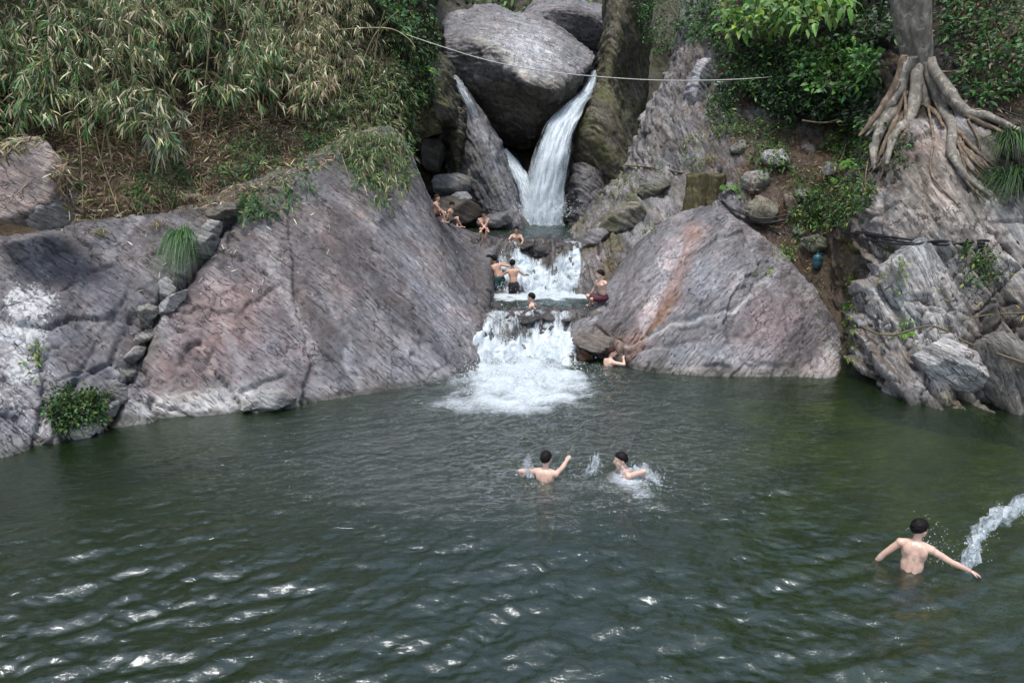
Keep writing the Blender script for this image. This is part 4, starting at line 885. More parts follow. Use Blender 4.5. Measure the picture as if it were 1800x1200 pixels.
def poly_pts(poly, n):
    xs_ = [p[0] for p in poly]; ys_ = [p[1] for p in poly]; out = []
    while len(out) < n:
        x, y = rng.uniform(min(xs_), max(xs_)), rng.uniform(min(ys_), max(ys_))
        if inpoly(x, y, poly): out.append((x, y))
    return out
def unit(v): return v / (np.linalg.norm(v, axis=-1, keepdims=True) + 1e-9)

def leaf_geo(base, d, up, L, wd, droop=.25, fold=.15):
    """six-point lance leaves: bent along their length and folded along the rib"""
    base = np.asarray(base, float); n = len(base); d = unit(np.asarray(d, float)); L = np.ones(n) * L; wd = np.ones(n) * wd
    s = unit(np.cross(d, np.asarray(up, float))); nn = np.cross(s, d)
    L = L[:, None]; wd = wd[:, None]; dz = np.array([0, 0, -1.0]) * droop
    a = base + d * L * .30 + dz * L * .08 ; b = base + d * L * .66 + dz * L * .38; t = base + d * L + dz * L
    f = nn * wd * fold
    V = np.stack([base, a + s * wd * .5 + f, a - s * wd * .5 + f, b + s * wd * .42 + f, b - s * wd * .42 + f, t], 1)
    o = 6 * np.arange(n)[:, None]
    T = np.concatenate([o + np.array([0, 2, 1]), o + np.array([3, 4, 5])]); Q = o + np.array([1, 2, 4, 3])
    return V.reshape(-1, 3), [T, Q]
def leaf_obj(name, base, d, up, L, wd, col, mat, parent=None, droop=.25, fold=.15):
    V, F = leaf_geo(base, d, up, L, wd, droop, fold)
    return link_mesh(name, raw_mesh(name, V, F, True, dict(Col=np.repeat(np.asarray(col), 6, 0))), mat, parent)
def palette(n, cols, wts, var=.25):
    c = np.array(cols)[rng.choice(len(cols), n, p=np.array(wts) / sum(wts))]
    return np.clip(c * np.exp(rng.normal(size=(n, 1)) * var) * (1 + rng.normal(size=(n, 3)) * .06), .003, .9)
def smooth_path(pts, m):
    pts = np.asarray(pts, float); return cr_weights(len(pts), m) @ pts
def tube(name, pts, rad, mat, parent=None, sides=7, m=None, wob=0.0, label=None, cat=None, group=None, kind=None):
    m = m or max(4, 5 * (len(pts) - 1)); L = smooth_path(pts, m); r = np.interp(np.linspace(0, 1, m), np.linspace(0, 1, len(rad)), rad)
    t = unit(np.gradient(L, axis=0)); u = unit(np.cross(t, np.array([.13, .31, .94]) if abs(t[0, 2]) < .9 else np.array([.9, .4, .1]))); v = np.cross(t, u)
    a = np.linspace(0, 2 * math.pi, sides, endpoint=False)
    rr = r[:, None] * (1 + wob * pn(np.stack([np.cos(a)[None] * 1.5 + 0 * r[:, None], np.sin(a)[None] * 1.5 + 0 * r[:, None], np.linspace(0, m * .25, m)[:, None] + 0 * a[None]], -1)))
    V = L[:, None] + rr[..., None] * (np.cos(a)[None, :, None] * u[:, None] + np.sin(a)[None, :, None] * v[:, None])
    i = np.arange(m * sides).reshape(m, sides); j = np.roll(i, -1, 1)
    F = [np.stack([i[:-1], j[:-1], j[1:], i[1:]], -1).reshape(-1, 4), i[0][None, ::-1], i[-1][None]]
    o = link_mesh(name, raw_mesh(name, V.reshape(-1, 3), F), mat, parent)
    return tag(o, label, cat, group, kind)

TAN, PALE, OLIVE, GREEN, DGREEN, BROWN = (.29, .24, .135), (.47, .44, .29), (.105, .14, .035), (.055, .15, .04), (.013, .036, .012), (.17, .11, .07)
def shrub(name, pts, n, L, ratio, cols, wts, label, cat='shrub', near=.1, far=.8, stems=4, up=.4, spread=.9, droop=.3, group=None, clump=9, mat=None, default=30.0, absY=None):
    """leaves gathered in clusters round branch tips that stand off the ground behind"""
    poly = pts; cs = []
    for x, y in poly_pts(poly, max(2, n // clump)):
        l, nr = hit(x, y)
        if l is None: l = P(x, y, default); nr = np.array([0, -1., .2])
        o = rng.uniform(near, far); q = P(x, y, absY - o if absY else max(l[1] - o, 3)); cs.append(q)
    cs = np.array(cs); b = []; d = []
    for c in cs:
        k = int(rng.integers(clump - 3, clump + 4)); r_ = rng.normal(size=(k, 3)); b.append(c + r_ * L * .45); d.append(unit(r_ * spread + np.array([0, -.35, up])))
    b = np.concatenate(b); d = np.concatenate(d); k = len(b); Ls = L * rng.uniform(.6, 1.25, k)
    lo = cs[np.argsort(cs[:, 2])[:max(1, len(cs) // 6)]].mean(0)
    e = empty(name, lo, label, cat, group)
    tag(leaf_obj('foliage', b, d, rng.normal(size=b.shape) * .45 + np.array([0, -.7, .9]), Ls, Ls * ratio, palette(k, cols, wts, .28), mat or M_LEAF, e, droop), kind='stuff')
    for c in cs[rng.choice(len(cs), min(stems, len(cs)), replace=False)]:
        root = lo + (c - lo) * .15 + np.array([rng.normal() * .15, .3, -.1])
        tube('stem', [root, (root + c) / 2 + rng.normal(size=3) * .12, c], [.018, .012, .005], M_TWIG, e, 5)
    return e
BG = (.12, .26, .045); MG = (.055, .14, .028); YG = (.18, .25, .04); BLG = (.035, .10, .05)
# ------------------------------------------------------------------ bamboo on the left slope
def spray_leaves(c, td, n, L, store, cols, wts):
    k = np.arange(n); b = c + td * (rng.random((n, 1)) * .28)
    d = unit(td * 1.0 + rng.normal(size=(n, 3)) * .62 + np.array([0, -.15, -.5]))
    store['b'].append(b); store['d'].append(d); store['L'].append(L * rng.uniform(.6, 1.25, n)); store['c'].append(palette(n, cols, wts, .3))
def bamboo(poly, n, near, far, label, cols, wts, culms, L=.33, per=9, drop=None):
    pts = poly_pts(poly, n * 3); m_ = [pn(np.array([x * .016, y * .016, 5.5])) + .5 * pn(np.array([x * .04, y * .04, 1.5])) for x, y in pts]
    pts = [p for p, v in zip(pts, m_) if v > -.02 + .35 * rng.normal()][:n]; st = dict(b=[], d=[], L=[], c=[]); tw = []
    for x, y in pts:
        h = H(x, min(y + 10, 390)); Yh = min(h[1], 33); Y = Yh - rng.uniform(near, far); c = P(x, y, Y)
        td = unit(np.array([rng.normal() * .7, -.35 + rng.normal() * .3, -.35 + rng.normal() * .4]))
        spray_leaves(c, td, int(rng.integers(per - 4, per + 5)), L, st, cols, wts)
        tw.append((c - td * .45 + np.array([0, .1, .12]), c, c + td * .28))
    b = np.concatenate(st['b']); d = np.concatenate(st['d']); Ls = np.concatenate(st['L']); cc = np.concatenate(st['c'])
    cen = [np.mean([p[0] for p in poly]), max(p[1] for p in poly)]
    e = empty('bamboo_clump', H(cen[0], min(cen[1], 380)), label, 'bamboo', 'bamboo on the left slope')
    tag(leaf_obj('foliage', b, d, rng.normal(size=b.shape) * .5 + np.array([0, -.6, .8]), Ls, Ls * rng.uniform(.08, .14, len(Ls)), cc, M_LEAF, e, .35), kind='stuff')
    V = []; F = []
    for k, (a, m_, t) in enumerate(tw):     # the thin twigs that carry the leaves
        s = np.array([.006, 0, .004]); o = 4 * k; V += [a - s, a + s, t + s * .4, t - s * .4]; F.append([o, o + 1, o + 2, o + 3])
    tag(link_mesh('twigs', raw_mesh('twigs', np.array(V), np.array(F), False), M_TWIG, e), kind='stuff')
    for (pp, r0) in culms:
        tube('culm', [P(*p) for p in pp], [r0, r0 * .8, r0 * .45], M_CANE, e, 6)
    return e
def culm_path(x, y, lean, top, pull):
    b = H(x, y); Y = b[1]
    return [(x, y, Y), (x + lean * .3, y - (y - top) * .35, Y - pull * .2), (x + lean * .7, y - (y - top) * .75, Y - pull * .6), (x + lean * 1.3, top, Y - pull)]
def culms(xs_, ys_, top=-120):
    return [(culm_path(x, y, rng.normal() * 90, top, rng.uniform(.3, 2.5)), rng.uniform(.014, .028)) for x, y in zip(xs_, ys_)]
bamboo([(-60, -60), (150, -60), (150, 150), (90, 190), (40, 235), (-60, 220)], 420, .3, 3.0, 'dark green and grey bamboo at the far left edge',
       [TAN, PALE, OLIVE, GREEN, DGREEN], [1.2, 1.6, 3, 3.5, 2], culms([-20, 20, 60, 110, 140], [250, 240, 230, 250, 270]))
bamboo([(130, -60), (330, -60), (330, 175), (300, 260), (260, 230), (200, 215), (130, 215)], 560, .3, 3.2, 'dense pale-leaved bamboo over the leaning dry canes',
       [TAN, PALE, OLIVE, GREEN, DGREEN], [1.6, 2.4, 3, 3.2, 2], culms([150, 175, 200, 240, 270, 290], [280, 300, 300, 290, 290, 300]))
bamboo([(320, -60), (500, -60), (500, 130), (480, 190), (420, 160), (320, 185)], 480, .3, 3.2, 'greener bamboo with drooping leaves in mid slope',
       [TAN, PALE, OLIVE, GREEN, DGREEN], [1.2, 2.0, 3, 4, 2], culms([330, 350, 380, 420, 460], [250, 260, 240, 220, 210]))
bamboo([(460, -60), (640, -60), (650, 60), (610, 130), (570, 165), (500, 200), (440, 150)], 480, .3, 2.8, 'dry straw-coloured bamboo near the top of the slope',
       [TAN, PALE, OLIVE, GREEN, BROWN], [3, 3.6, 2.6, 1.6, 1], culms([480, 520, 560, 600], [190, 180, 150, 120]), L=.26)
bamboo([(500, 110), (640, 80), (700, 150), (715, 300), (690, 360), (640, 330), (600, 240), (520, 180)], 330, .05, 1.0, 'grey-green bamboo drooping over the rim of the left slab',
       [TAN, PALE, OLIVE, GREEN, DGREEN], [1.4, 1.8, 4, 3.2, 1.4], culms([560, 610, 650], [170, 190, 200], 20), L=.22, per=8)
bamboo([(245, 150), (330, 170), (320, 285), (285, 275), (255, 230)], 34, 1.2, 2.2, 'hanging blue-green bamboo branch in front of the litter slope',
       [(.16, .19, .12), (.07, .11, .065), PALE], [2, 4, 1], culms([300], [300], 60), L=.42, per=8)
for poly_, lb in (([(-60, -60), (240, -60), (240, 170), (-60, 190)], 'inner foliage of the leftmost bamboo, coloured dark for shade'), ([(240, -60), (480, -60), (480, 140), (240, 190)], 'inner foliage of the central bamboo, coloured dark for shade'), ([(480, -60), (720, -60), (720, 130), (640, 220), (480, 150)], 'inner foliage of the upper bamboo, coloured dark for shade')):
    shrub('bamboo_thicket', poly_, 2600, .24, .14, [DGREEN, OLIVE, (.03, .028, .016), BROWN], [3, 3, 3, 1.2], lb, 'bamboo', near=.0, far=.7, stems=6, up=-.5, spread=.8)  # dark leaf colours stand in for shade deep inside the bamboo
bamboo([(-420, -60), (-60, -60), (-60, 230), (-420, 260)], 420, .3, 2.5, 'bamboo continuing past the left edge of the slope', [TAN, PALE, OLIVE, GREEN, DGREEN], [1.2, 1.6, 3, 3.5, 2], [])
shrub('shrub', [(1820, -60), (2120, -60), (2120, 230), (1820, 200)], 1800, .22, .36, [DGREEN, MG, GREEN], [4, 2, 2], 'undergrowth continuing past the right edge', near=.05, far=1.0)
# dry canes leaning out of the litter, each on its own
for pp, r0, lb in (([(136, 190), (141, 280), (147, 372)], .014, 'upright dry bamboo cane at the left of the slope'), ([(162, 195), (182, 280), (214, 392)], .014, 'long dry bamboo cane leaning right over the litter'),
                   ([(0, 258), (60, 228), (128, 198)], .022, 'upper dark bamboo pole lying above the pinkish boulder'), ([(0, 268), (60, 238), (118, 210)], .018, 'lower dark bamboo pole lying above the pinkish boulder'),
                   ([(0, 383), (50, 325), (120, 262)], .010, 'thin bent stick lying across the pinkish boulder'), ([(590, 225), (598, 280), (612, 330)], .010, 'thin cane hanging over the slab edge'),
                   ([(355, 130), (380, 160), (400, 178)], .012, 'short fallen cane on the dark slope')):
    L_ = [H(x, y, .16) for x, y in pp]; tube('bamboo_cane', L_, [r0, r0, r0 * .7], M_CANE if 'dark' not in lb else M_TWIG, None, 6, label=lb, cat='cane')
# fallen leaves over the slope
def litter(name, poly, n, cols, wts, L, label, stand=.25):
    b, d, u = [], [], []
    for x, y in poly_pts(poly, n):
        l, nr = hit(x, y)
        if l is None: continue
        t = rng.normal(size=3); t = t - nr * np.dot(t, nr) * (1 - stand); b.append(l + nr * rng.uniform(.005, .05)); d.append(t + np.array([0, 0, -.35])); u.append(nr + rng.normal(size=3) * .35)
    b = np.array(b); k = len(b); Ls = L * rng.uniform(.5, 1.3, k)
    return tag(leaf_obj(name, b, np.array(d), np.array(u), Ls, Ls * rng.uniform(.05, .14, k), palette(k, cols, wts, .35), M_DRY, None, .05), label, None, None, 'stuff')
litter('leaf_litter', [(90, 250), (320, 190), (500, 160), (620, 170), (640, 240), (560, 300), (470, 340), (330, 372), (130, 392), (100, 330)], 11000, [TAN, PALE, (.30, .215, .15), OLIVE, (.12, .085, .055)], [3, 1.4, 5, 1.6, 5], .25, 'dry bamboo leaves covering the left slope')
litter('leaf_litter', [(-40, 110), (260, 120), (250, 250), (120, 235), (-40, 300)], 2600, [TAN, PALE, BROWN, OLIVE, GREEN], [2, 1.5, 3, 1.5, 1], .24, 'dry leaves on the dark bank at the left edge')
litter('leaf_litter', [(100, 370), (560, 330), (650, 360), (640, 480), (300, 560), (90, 480)], 110, [PALE, TAN, (.5, .48, .4)], [2, 2, 2], .2, 'scattered pale bamboo leaves stuck to the left slab', .05)
litter('leaf_litter', [(1290, 200), (1420, 215), (1540, 230), (1530, 330), (1440, 400), (1400, 470), (1330, 420), (1290, 300)], 2600, [BROWN, (.13, .075, .05), TAN, (.22, .15, .10), PALE], [4, 4, 1.5, 2, .6], .17, 'red-brown dead leaves on the right slope')
litter('leaf_litter', [(1400, 470), (1440, 440), (1480, 640), (1450, 640)], 240, [BROWN, TAN, (.32, .24, .04), (.13, .075, .05)], [3, 2, 1.2, 3], .14, 'brown and yellow leaves caught in the cleft')
litter('leaf_litter', [(1480, 400), (1800, 420), (1800, 700), (1560, 660)], 60, [(.45, .36, .05), (.30, .25, .06), TAN], [2, 2, 1], .15, 'fallen yellow leaves on the fractured right rocks', .05)
litter('leaf_litter', [(1040, 400), (1160, 360), (1110, 470), (1050, 490)], 260, [BROWN, TAN, OLIVE, GREEN], [3, 1, 2, 1.5], .12, 'dead leaves and moss sprigs on the bank right of the cascades')
litter('leaf_litter', [(1640, 0), (1800, 0), (1800, 240), (1680, 180)], 900, [BROWN, TAN, DGREEN, GREEN], [4, 1, 2, 1], .2, 'dark leaf litter behind the rooted tree')

# ------------------------------------------------------------------ leafy shrubs, ferns, grasses
shrub('tree_branch', [(1262, -40), (1490, -60), (1490, 12), (1440, 25), (1420, 48), (1390, 40), (1340, 30), (1290, 60), (1262, 40)], 1100, .36, .45, [BG, YG, MG, (.14, .26, .10)], [4, 2, 2, 2], 'bright green leafy branch at the top right of centre', 'branch', 1.5, 4.5, 6, .1, .9, .45)
shrub('shrub', [(1245, 40), (1330, 20), (1420, 50), (1430, 130), (1360, 170), (1300, 160), (1270, 210), (1255, 150)], 3600, .17, .42, [MG, DGREEN, GREEN, YG], [1.6, 5, 1.6, .3], 'dark small-leaved shrub above the pale rocks right of centre', near=.1, far=1.6)
shrub('shrub', [(1395, 90), (1500, 70), (1545, 110), (1530, 150), (1440, 175), (1400, 140)], 1000, .27, .46, [MG, BG, GREEN, DGREEN], [3, 1.4, 2.5, 1.5], 'broad-leaved green shrub beside the rooted tree', near=.6, far=2.2)
shrub('shrub', [(1330, 130), (1440, 160), (1530, 150), (1550, 230), (1470, 215), (1400, 205), (1330, 190)], 2600, .2, .42, [DGREEN, MG, (.015, .03, .015)], [4, 1.5, 4], 'dark green shrub in the hollow left of the rooted tree', near=.05, far=1.2)
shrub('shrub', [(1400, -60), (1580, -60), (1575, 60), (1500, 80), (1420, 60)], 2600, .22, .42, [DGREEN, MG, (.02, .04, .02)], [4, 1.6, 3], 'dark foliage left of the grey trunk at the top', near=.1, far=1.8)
shrub('shrub', [(1110, -60), (1260, -60), (1262, 60), (1200, 75), (1160, 110), (1125, 60)], 3000, .17, .42, [MG, DGREEN, GREEN], [3, 3, 2], 'small-leaved shrub over the mossy rock pillar', near=.3, far=2.0)
shrub('shrub', [(1650, -60), (1820, -60), (1820, 130), (1740, 190), (1680, 150), (1650, 60)], 3000, .2, .36, [DGREEN, MG, GREEN, BROWN], [4, 2, 2, .7], 'dark green undergrowth right of the rooted tree', near=.05, far=1.2)
shrub('shrub', [(640, -60), (745, -60), (745, 40), (720, 60), (680, 40)], 420, .28, .34, [BLG, MG, BG], [3, 2, 1.5], 'glossy green shrub at the top above the cave', near=.4, far=1.5)
shrub('shrub', [(690, 40), (765, 20), (770, 130), (760, 200), (720, 190), (690, 130)], 2600, .15, .4, [DGREEN, GREEN, OLIVE], [3, 2, 2], 'mossy creeper curtain hanging over the cave roof', near=.02, far=.5, up=-.4)
shrub('shrub', [(570, 190), (640, 120), (715, 110), (735, 250), (715, 330), (660, 320), (610, 270)], 5200, .19, .2, [OLIVE, DGREEN, GREEN, TAN], [3, 2, 2, 1], 'olive creepers trailing at the top of the left slab', near=.0, far=.35, up=-.6)
shrub('shrub', [(78, 700), (110, 680), (190, 690), (185, 735), (130, 752), (90, 755)], 1500, .12, .34, [DGREEN, GREEN, OLIVE], [4, 2, 2], 'dark green shrub at the waterline of the left slab', near=.02, far=.25)
shrub('shrub', [(35, 615), (70, 610), (65, 665), (50, 650)], 60, .10, .42, [YG, BG, OLIVE], [2, 2, 2], 'small yellow-green weed in the leftmost crack', near=.0, far=.12, stems=2)
shrub('shrub', [(1425, 330), (1500, 300), (1540, 330), (1510, 380), (1450, 410), (1420, 390)], 2600, .14, .26, [MG, DGREEN, YG], [3, 3, 1], 'low ferny bush above the mossy cleft', near=.02, far=.4)
shrub('shrub', [(1690, 430), (1760, 435), (1750, 490), (1700, 500)], 360, .11, .4, [MG, DGREEN, YG, OLIVE], [3, 3, 1, 1], 'small bush below the black hoses at the right', near=.02, far=.25)
shrub('shrub', [(1360, 430), (1400, 430), (1395, 455), (1362, 452)], 130, .11, .36, [MG, BG, YG], [2, 2, 1], 'green weed at the edge of the domed slab', near=.0, far=.2)
shrub('shrub', [(1330, 475), (1362, 470), (1358, 492), (1335, 496)], 40, .1, .4, [YG, BG], [2, 1], 'tiny yellow-green plant on the domed slab', near=.0, far=.1, stems=2)
shrub('shrub', [(1575, 560), (1600, 555), (1600, 595), (1580, 598)], 80, .11, .3, [MG, BG, YG], [2, 2, 1], 'green tuft hanging above the pale jutting block', near=.0, far=.15, stems=2)
shrub('shrub', [(1480, 460), (1500, 440), (1505, 640), (1484, 650)], 300, .07, .5, [YG, (.10, .15, .02), OLIVE], [3, 3, 1], 'bright moss hanging down the narrow cleft', near=.0, far=.08, stems=2, up=-.5)
shrub('shrub', [(1545, 440), (1580, 430), (1600, 510), (1560, 520)], 110, .09, .5, [YG, OLIVE, BG], [3, 2, 1], 'yellowish creeper on the tall leaning plate', near=.0, far=.12, stems=3)
shrub('shrub', [(1200, 240), (1235, 235), (1240, 300), (1205, 300)], 260, .12, .26, [YG, OLIVE, MG], [2, 3, 2], 'yellow-green tuft on the ridge above the cut stump', near=.0, far=.3)
shrub('shrub', [(1290, 320), (1310, 315), (1305, 350), (1288, 352)], 60, .13, .4, [MG, BG], [2, 2], 'small green sapling beside the cut stump', near=.0, far=.2, stems=2)
shrub('shrub', [(1575, 230), (1600, 240), (1600, 290), (1570, 310)], 200, .12, .4, [DGREEN, MG], [3, 2], 'ivy between the left roots', near=.0, far=.2, stems=2)
shrub('shrub', [(1120, 400), (1160, 395), (1150, 410), (1125, 412)], 40, .11, .45, [BG, MG, YG], [3, 2, 1], 'single bright green seedling at the left of the domed slab', near=.0, far=.1, stems=2)
shrub('shrub', [(1090, 290), (1180, 240), (1150, 340), (1060, 380)], 420, .09, .4, [OLIVE, YG, MG], [4, 2, 2], 'moss and tiny ferns along the gorge ridge', near=.0, far=.12, stems=2)
for k, (x0, y0, lb) in enumerate(((395, 300, 'first'), (445, 300, 'second'), (540, 250, 'third'), (545, 290, 'fourth'), (270, 120, 'fifth'), (440, 370, 'sixth'), (405, 195, 's'))):
    lbs = ['dark green weed on the middle of the litter slope', 'leafy weed low on the litter slope', 'blue-green weed high beside the slab rim', 'fan-leaved weed on the slab rim', 'green weed inside the dense pale bamboo', 'blue-green sprout at the bottom of the litter slope', 'bright sprig under the middle bamboo']
    shrub('shrub', [(x0 - 18, y0 - 14), (x0 + 18, y0 - 14), (x0 + 18, y0 + 18), (x0 - 18, y0 + 18)], 70, .2, .24, [BLG, MG, BG], [3, 2, 1], lbs[k], 'weed', near=.1, far=.5, stems=3)
for poly_, lb in (([(430, 330), (520, 300), (560, 330), (470, 385), (430, 380)], 'green ferny growth spilling onto the left slab rim'), ([(600, 250), (680, 240), (715, 330), (670, 350), (620, 320)], 'grass-green growth at the upper right of the slab'), ([(380, 240), (480, 230), (500, 290), (420, 310)], 'low green plants across the litter slope'), ([(220, 300), (330, 280), (350, 340), (240, 360)], 'low olive plants at the foot of the dense bamboo'), ([(520, 210), (610, 200), (620, 260), (540, 280)], 'green trailing plants high on the litter slope'), ([(0, 110), (60, 100), (60, 190), (0, 200)], 'leafy green weeds at the far left edge')):
    shrub('shrub', poly_, 500, .17, .22, [BLG, MG, OLIVE, GREEN], [2, 2, 2, 3], lb, near=.02, far=.35, stems=4, up=-.1)
for poly_, n__, lb in (([(1285, 205), (1400, 215), (1390, 260), (1300, 262)], 500, 'scattered green growth on the upper litter slope'), ([(1385, 300), (1440, 300), (1440, 420), (1400, 430)], 600, 'green plants on the litter beside the black hoses'), ([(1500, 215), (1545, 240), (1530, 300), (1470, 290), (1440, 250)], 1300, 'leafy growth under the dark hollow'), ([(1310, 250), (1380, 240), (1400, 300), (1330, 310)], 400, 'thin weeds round the flat-topped stone'), ([(1240, 160), (1290, 170), (1300, 230), (1250, 240)], 600, 'olive weeds beside the lichen-whitened crag')):
    shrub('shrub', poly_, n__, .15, .34, [MG, DGREEN, YG, GREEN], [2, 2, 1, 2], lb, near=.0, far=.4, stems=4)
# foliage beyond the boulders
shrub('tree', [(800, -60), (1070, -60), (1070, -5), (950, 30), (860, 40), (800, 10)], 900, .5, .45, [MG, DGREEN, BG], [3, 3, 1.4], 'green tree crown beyond the giant boulder', 'tree', 0, 4, 4, absY=52)

def grass(name, x, y, n, L, wd, cols, wts, label, hang=.9, spread=.5, out=.05, rad=.06, stuff=False):
    c = H(x, y, out); V = []; F = []; C = []; m = 6
    cl_ = palette(n, cols, wts, .25)
    for k in range(n):
        b = c + np.array([rng.normal() * rad, rng.normal() * .04, rng.normal() * rad * .6]); v = unit(np.array([rng.normal() * spread, -.35 + rng.normal() * .3, 1.0 if hang < 1.5 else .25])); l = L * rng.uniform(.5, 1.1)
        t = np.linspace(0, 1, m)[:, None]; p = b + v * l * t + np.array([0, -.12, -1.0]) * hang * l * t ** 2
        s = unit(np.cross(v, np.array([rng.normal() * .3, 1, .2]))); w_ = wd * (1 - t ** 1.5 * .92); o = len(V) * 1
        base = sum(len(q_) for q_ in V); V.append(np.concatenate([p + s * w_, p - s * w_])); i = np.arange(m - 1) + base
        F.append(np.stack([i, i + 1, i + 1 + m, i + m], -1)); C.append(np.repeat(cl_[k][None], 2 * m, 0))
    return tag(link_mesh(name, raw_mesh(name, np.concatenate(V), np.concatenate(F), True, dict(Col=np.concatenate(C))), M_LEAF), label, 'grass')
grass('grass_tuft', 312, 432, 300, 1.7, .008, [BLG, MG, (.09, .16, .07)], [2, 2, 1.5], 'hanging green grass tuft on the fissure of the left slab', 1.25, .22, .22, .09)
grass('grass_tuft', 137, 330, 26, .8, .016, [BLG, MG], [2, 2], 'bluish grass blades beside the upright dry cane', .8, .35)
for x, y, n, L, lb in ((1782, 262, 330, 1.7, 'upper long dark grass arching in at the right edge'), (1792, 330, 380, 2.0, 'lower long dark grass hanging at the right edge'), (1756, 322, 120, 1.1, 'grass arching from the right roots')):
    grass('grass_tuft', x, y, n, L, .013, [(.03, .06, .03), MG, (.07, .10, .05)], [3, 2, 1.2], lb, .95, .8, .1, .15)
for x, y, n, L, lb in ((1245, 285, 60, .9, 'dry straw tuft above the cut stump'), (660, 320, 60, .8, 'green grass drooping from the rim of the left slab'), (690, 300, 50, .6, 'short grass at the right end of the slab rim'), (180, 415, 60, .5, 'dry straw tuft at the top of the left slab'), (280, 395, 50, .4, 'pale straw tuft near the fissure'), (640, 250, 50, .7, 'olive grass at the head of the left slab')):
    grass('grass_tuft', x, y, n, L, .008, [TAN, PALE, OLIVE] if 'straw' in lb else [OLIVE, GREEN, TAN], [3, 2, 1], lb, .8, .8)
def fern(x, y, n, L, label, out=.05, col=MG):
    c = H(x, y, out); e = empty('fern', c, label, 'fern')
    for k in range(n):
        a = R(-150 + 300 * k / max(1, n - 1)) + rng.normal() * .2; v = unit(np.array([math.sin(a) * .9, -.5, .75 * abs(math.cos(a * .5)) + .15])); l = L * rng.uniform(.7, 1.1)
        t = np.linspace(.08, 1, 16)[:, None]; p = c + v * l * t + np.array([0, -.1, -.75]) * l * t ** 2
        tg = unit(np.gradient(p, axis=0)); s = unit(np.cross(tg, np.array([0, -.6, .8]))); w_ = .20 * l * np.sin(np.pi * (.12 + .88 * t[:, 0])) + .01
        b = np.concatenate([p, p]); d = np.concatenate([s * .9 + tg * .45, -s * .9 + tg * .45]); Ls = np.concatenate([w_, w_])
        leaf_obj('frond', b, d, np.array([0, -.5, .9]) + 0 * b, Ls, Ls * .3 + .01, palette(len(b), [col, BG], [3, 1], .12), M_LEAF, e, .1)['kind'] = 'stuff'
    return e
fern(1500, 290, 6, .75, 'bright fern left of the roots', .1, BG); fern(1475, 320, 5, .55, 'smaller fern below the bright one', .1)
fern(1350, 75, 6, .9, 'fern hanging in the dark shrub near the top', .5, BG); fern(1590, 590, 4, .35, 'little fern above the pale jutting block', .05, BG)
fern(1490, 540, 4, .45, 'drooping fern in the mossy cleft', .05); fern(745, 130, 6, .7, 'fern on the cave roof', .15); fern(730, 170, 5, .6, 'fern below it on the cave roof', .1)
fern(1280, 335, 5, .5, 'fern beside the cut stump', .1)

# ------------------------------------------------------------------ the rooted tree
tb = H(1612, 160); TY = tb[1] - .25
tree = empty('tree', P(1612, 200, TY), 'grey-trunked tree gripping the right cliff with many bare roots', 'tree')
n_, m_ = 110, 80; zz = np.linspace(0, 1, n_); an = np.linspace(0, 2 * math.pi, m_, endpoint=False)
cpts = smooth_path([P(1612, 235, TY + .3), P(1613, 170, TY + .05), P(1614, 110, TY), P(1606, 40, TY - .1), P(1600, -60, TY - .2), P(1596, -200, TY - .3), P(1600, -380, TY - .4)], n_)
rad = np.interp(zz, [0, .08, .17, .30, .42, .6, 1], [.95, .74, .50, .34, .44, .54, .5])
A_, Zz = np.meshgrid(an, zz)
lob = 1 + (.30 * np.cos(5 * A_ + 1) + .20 * np.cos(9 * A_ + 2.2)) * np.clip(1 - Zz * 3.2, 0, 1) + .12 * fbm(np.stack([np.cos(A_) * 2, np.sin(A_) * 2, Zz * 9], -1), 4) + .08 * np.cos(3 * A_ + 4) + .05 * ridge(np.stack([np.cos(A_) * 4, np.sin(A_) * 4, Zz * 3], -1), 3)
V = cpts[:, None] + (rad[:, None] * lob)[..., None] * np.stack([np.cos(A_), np.sin(A_) * .8, .1 * np.sin(A_)], -1)
i = np.arange(n_ * m_).reshape(n_, m_); j = np.roll(i, -1, 1)
link_mesh('trunk', raw_mesh('trunk', V.reshape(-1, 3), [np.stack([i[:-1], j[:-1], j[1:], i[1:]], -1).reshape(-1, 4), i[-1][None]]), M_BARK, tree)
roots = [([(1602, 112), (1592, 170), (1566, 212), (1546, 258), (1534, 305)], .21), ([(1596, 116), (1576, 165), (1548, 205), (1522, 240)], .16), ([(1614, 130), (1602, 205), (1576, 246), (1562, 292)], .17),
         ([(1592, 185), (1570, 228), (1552, 272), (1538, 302)], .08), ([(1600, 200), (1588, 240), (1566, 270), (1550, 300)], .05), ([(1626, 124), (1652, 185), (1672, 232), (1674, 268), (1692, 308), (1742, 346)], .15),
         ([(1632, 122), (1690, 198), (1742, 216), (1806, 246)], .16), ([(1656, 180), (1700, 206), (1760, 236), (1800, 250)], .07), ([(1652, 196), (1682, 228), (1716, 268), (1748, 296)], .06), ([(1676, 238), (1708, 282), (1742, 314)], .05),
         ([(1605, 186), (1626, 190), (1646, 204), (1660, 226)], .08), ([(1620, 120), (1652, 126), (1708, 124)], .04), ([(1634, 130), (1662, 146), (1684, 162)], .05), ([(1592, 112), (1570, 160), (1534, 212), (1510, 240)], .13),
         ([(1700, 212), (1718, 240), (1722, 262), (1712, 268)], .035), ([(1690, 250), (1700, 290), (1740, 330), (1748, 352)], .035), ([(1606, 150), (1596, 200), (1572, 236), (1556, 280), (1552, 310)], .06),
         ([(1672, 262), (1664, 280), (1668, 290)], .025), ([(1630, 160), (1668, 200), (1690, 232), (1706, 262), (1716, 286)], .05), ([(1590, 210), (1580, 260), (1574, 300)], .03)]
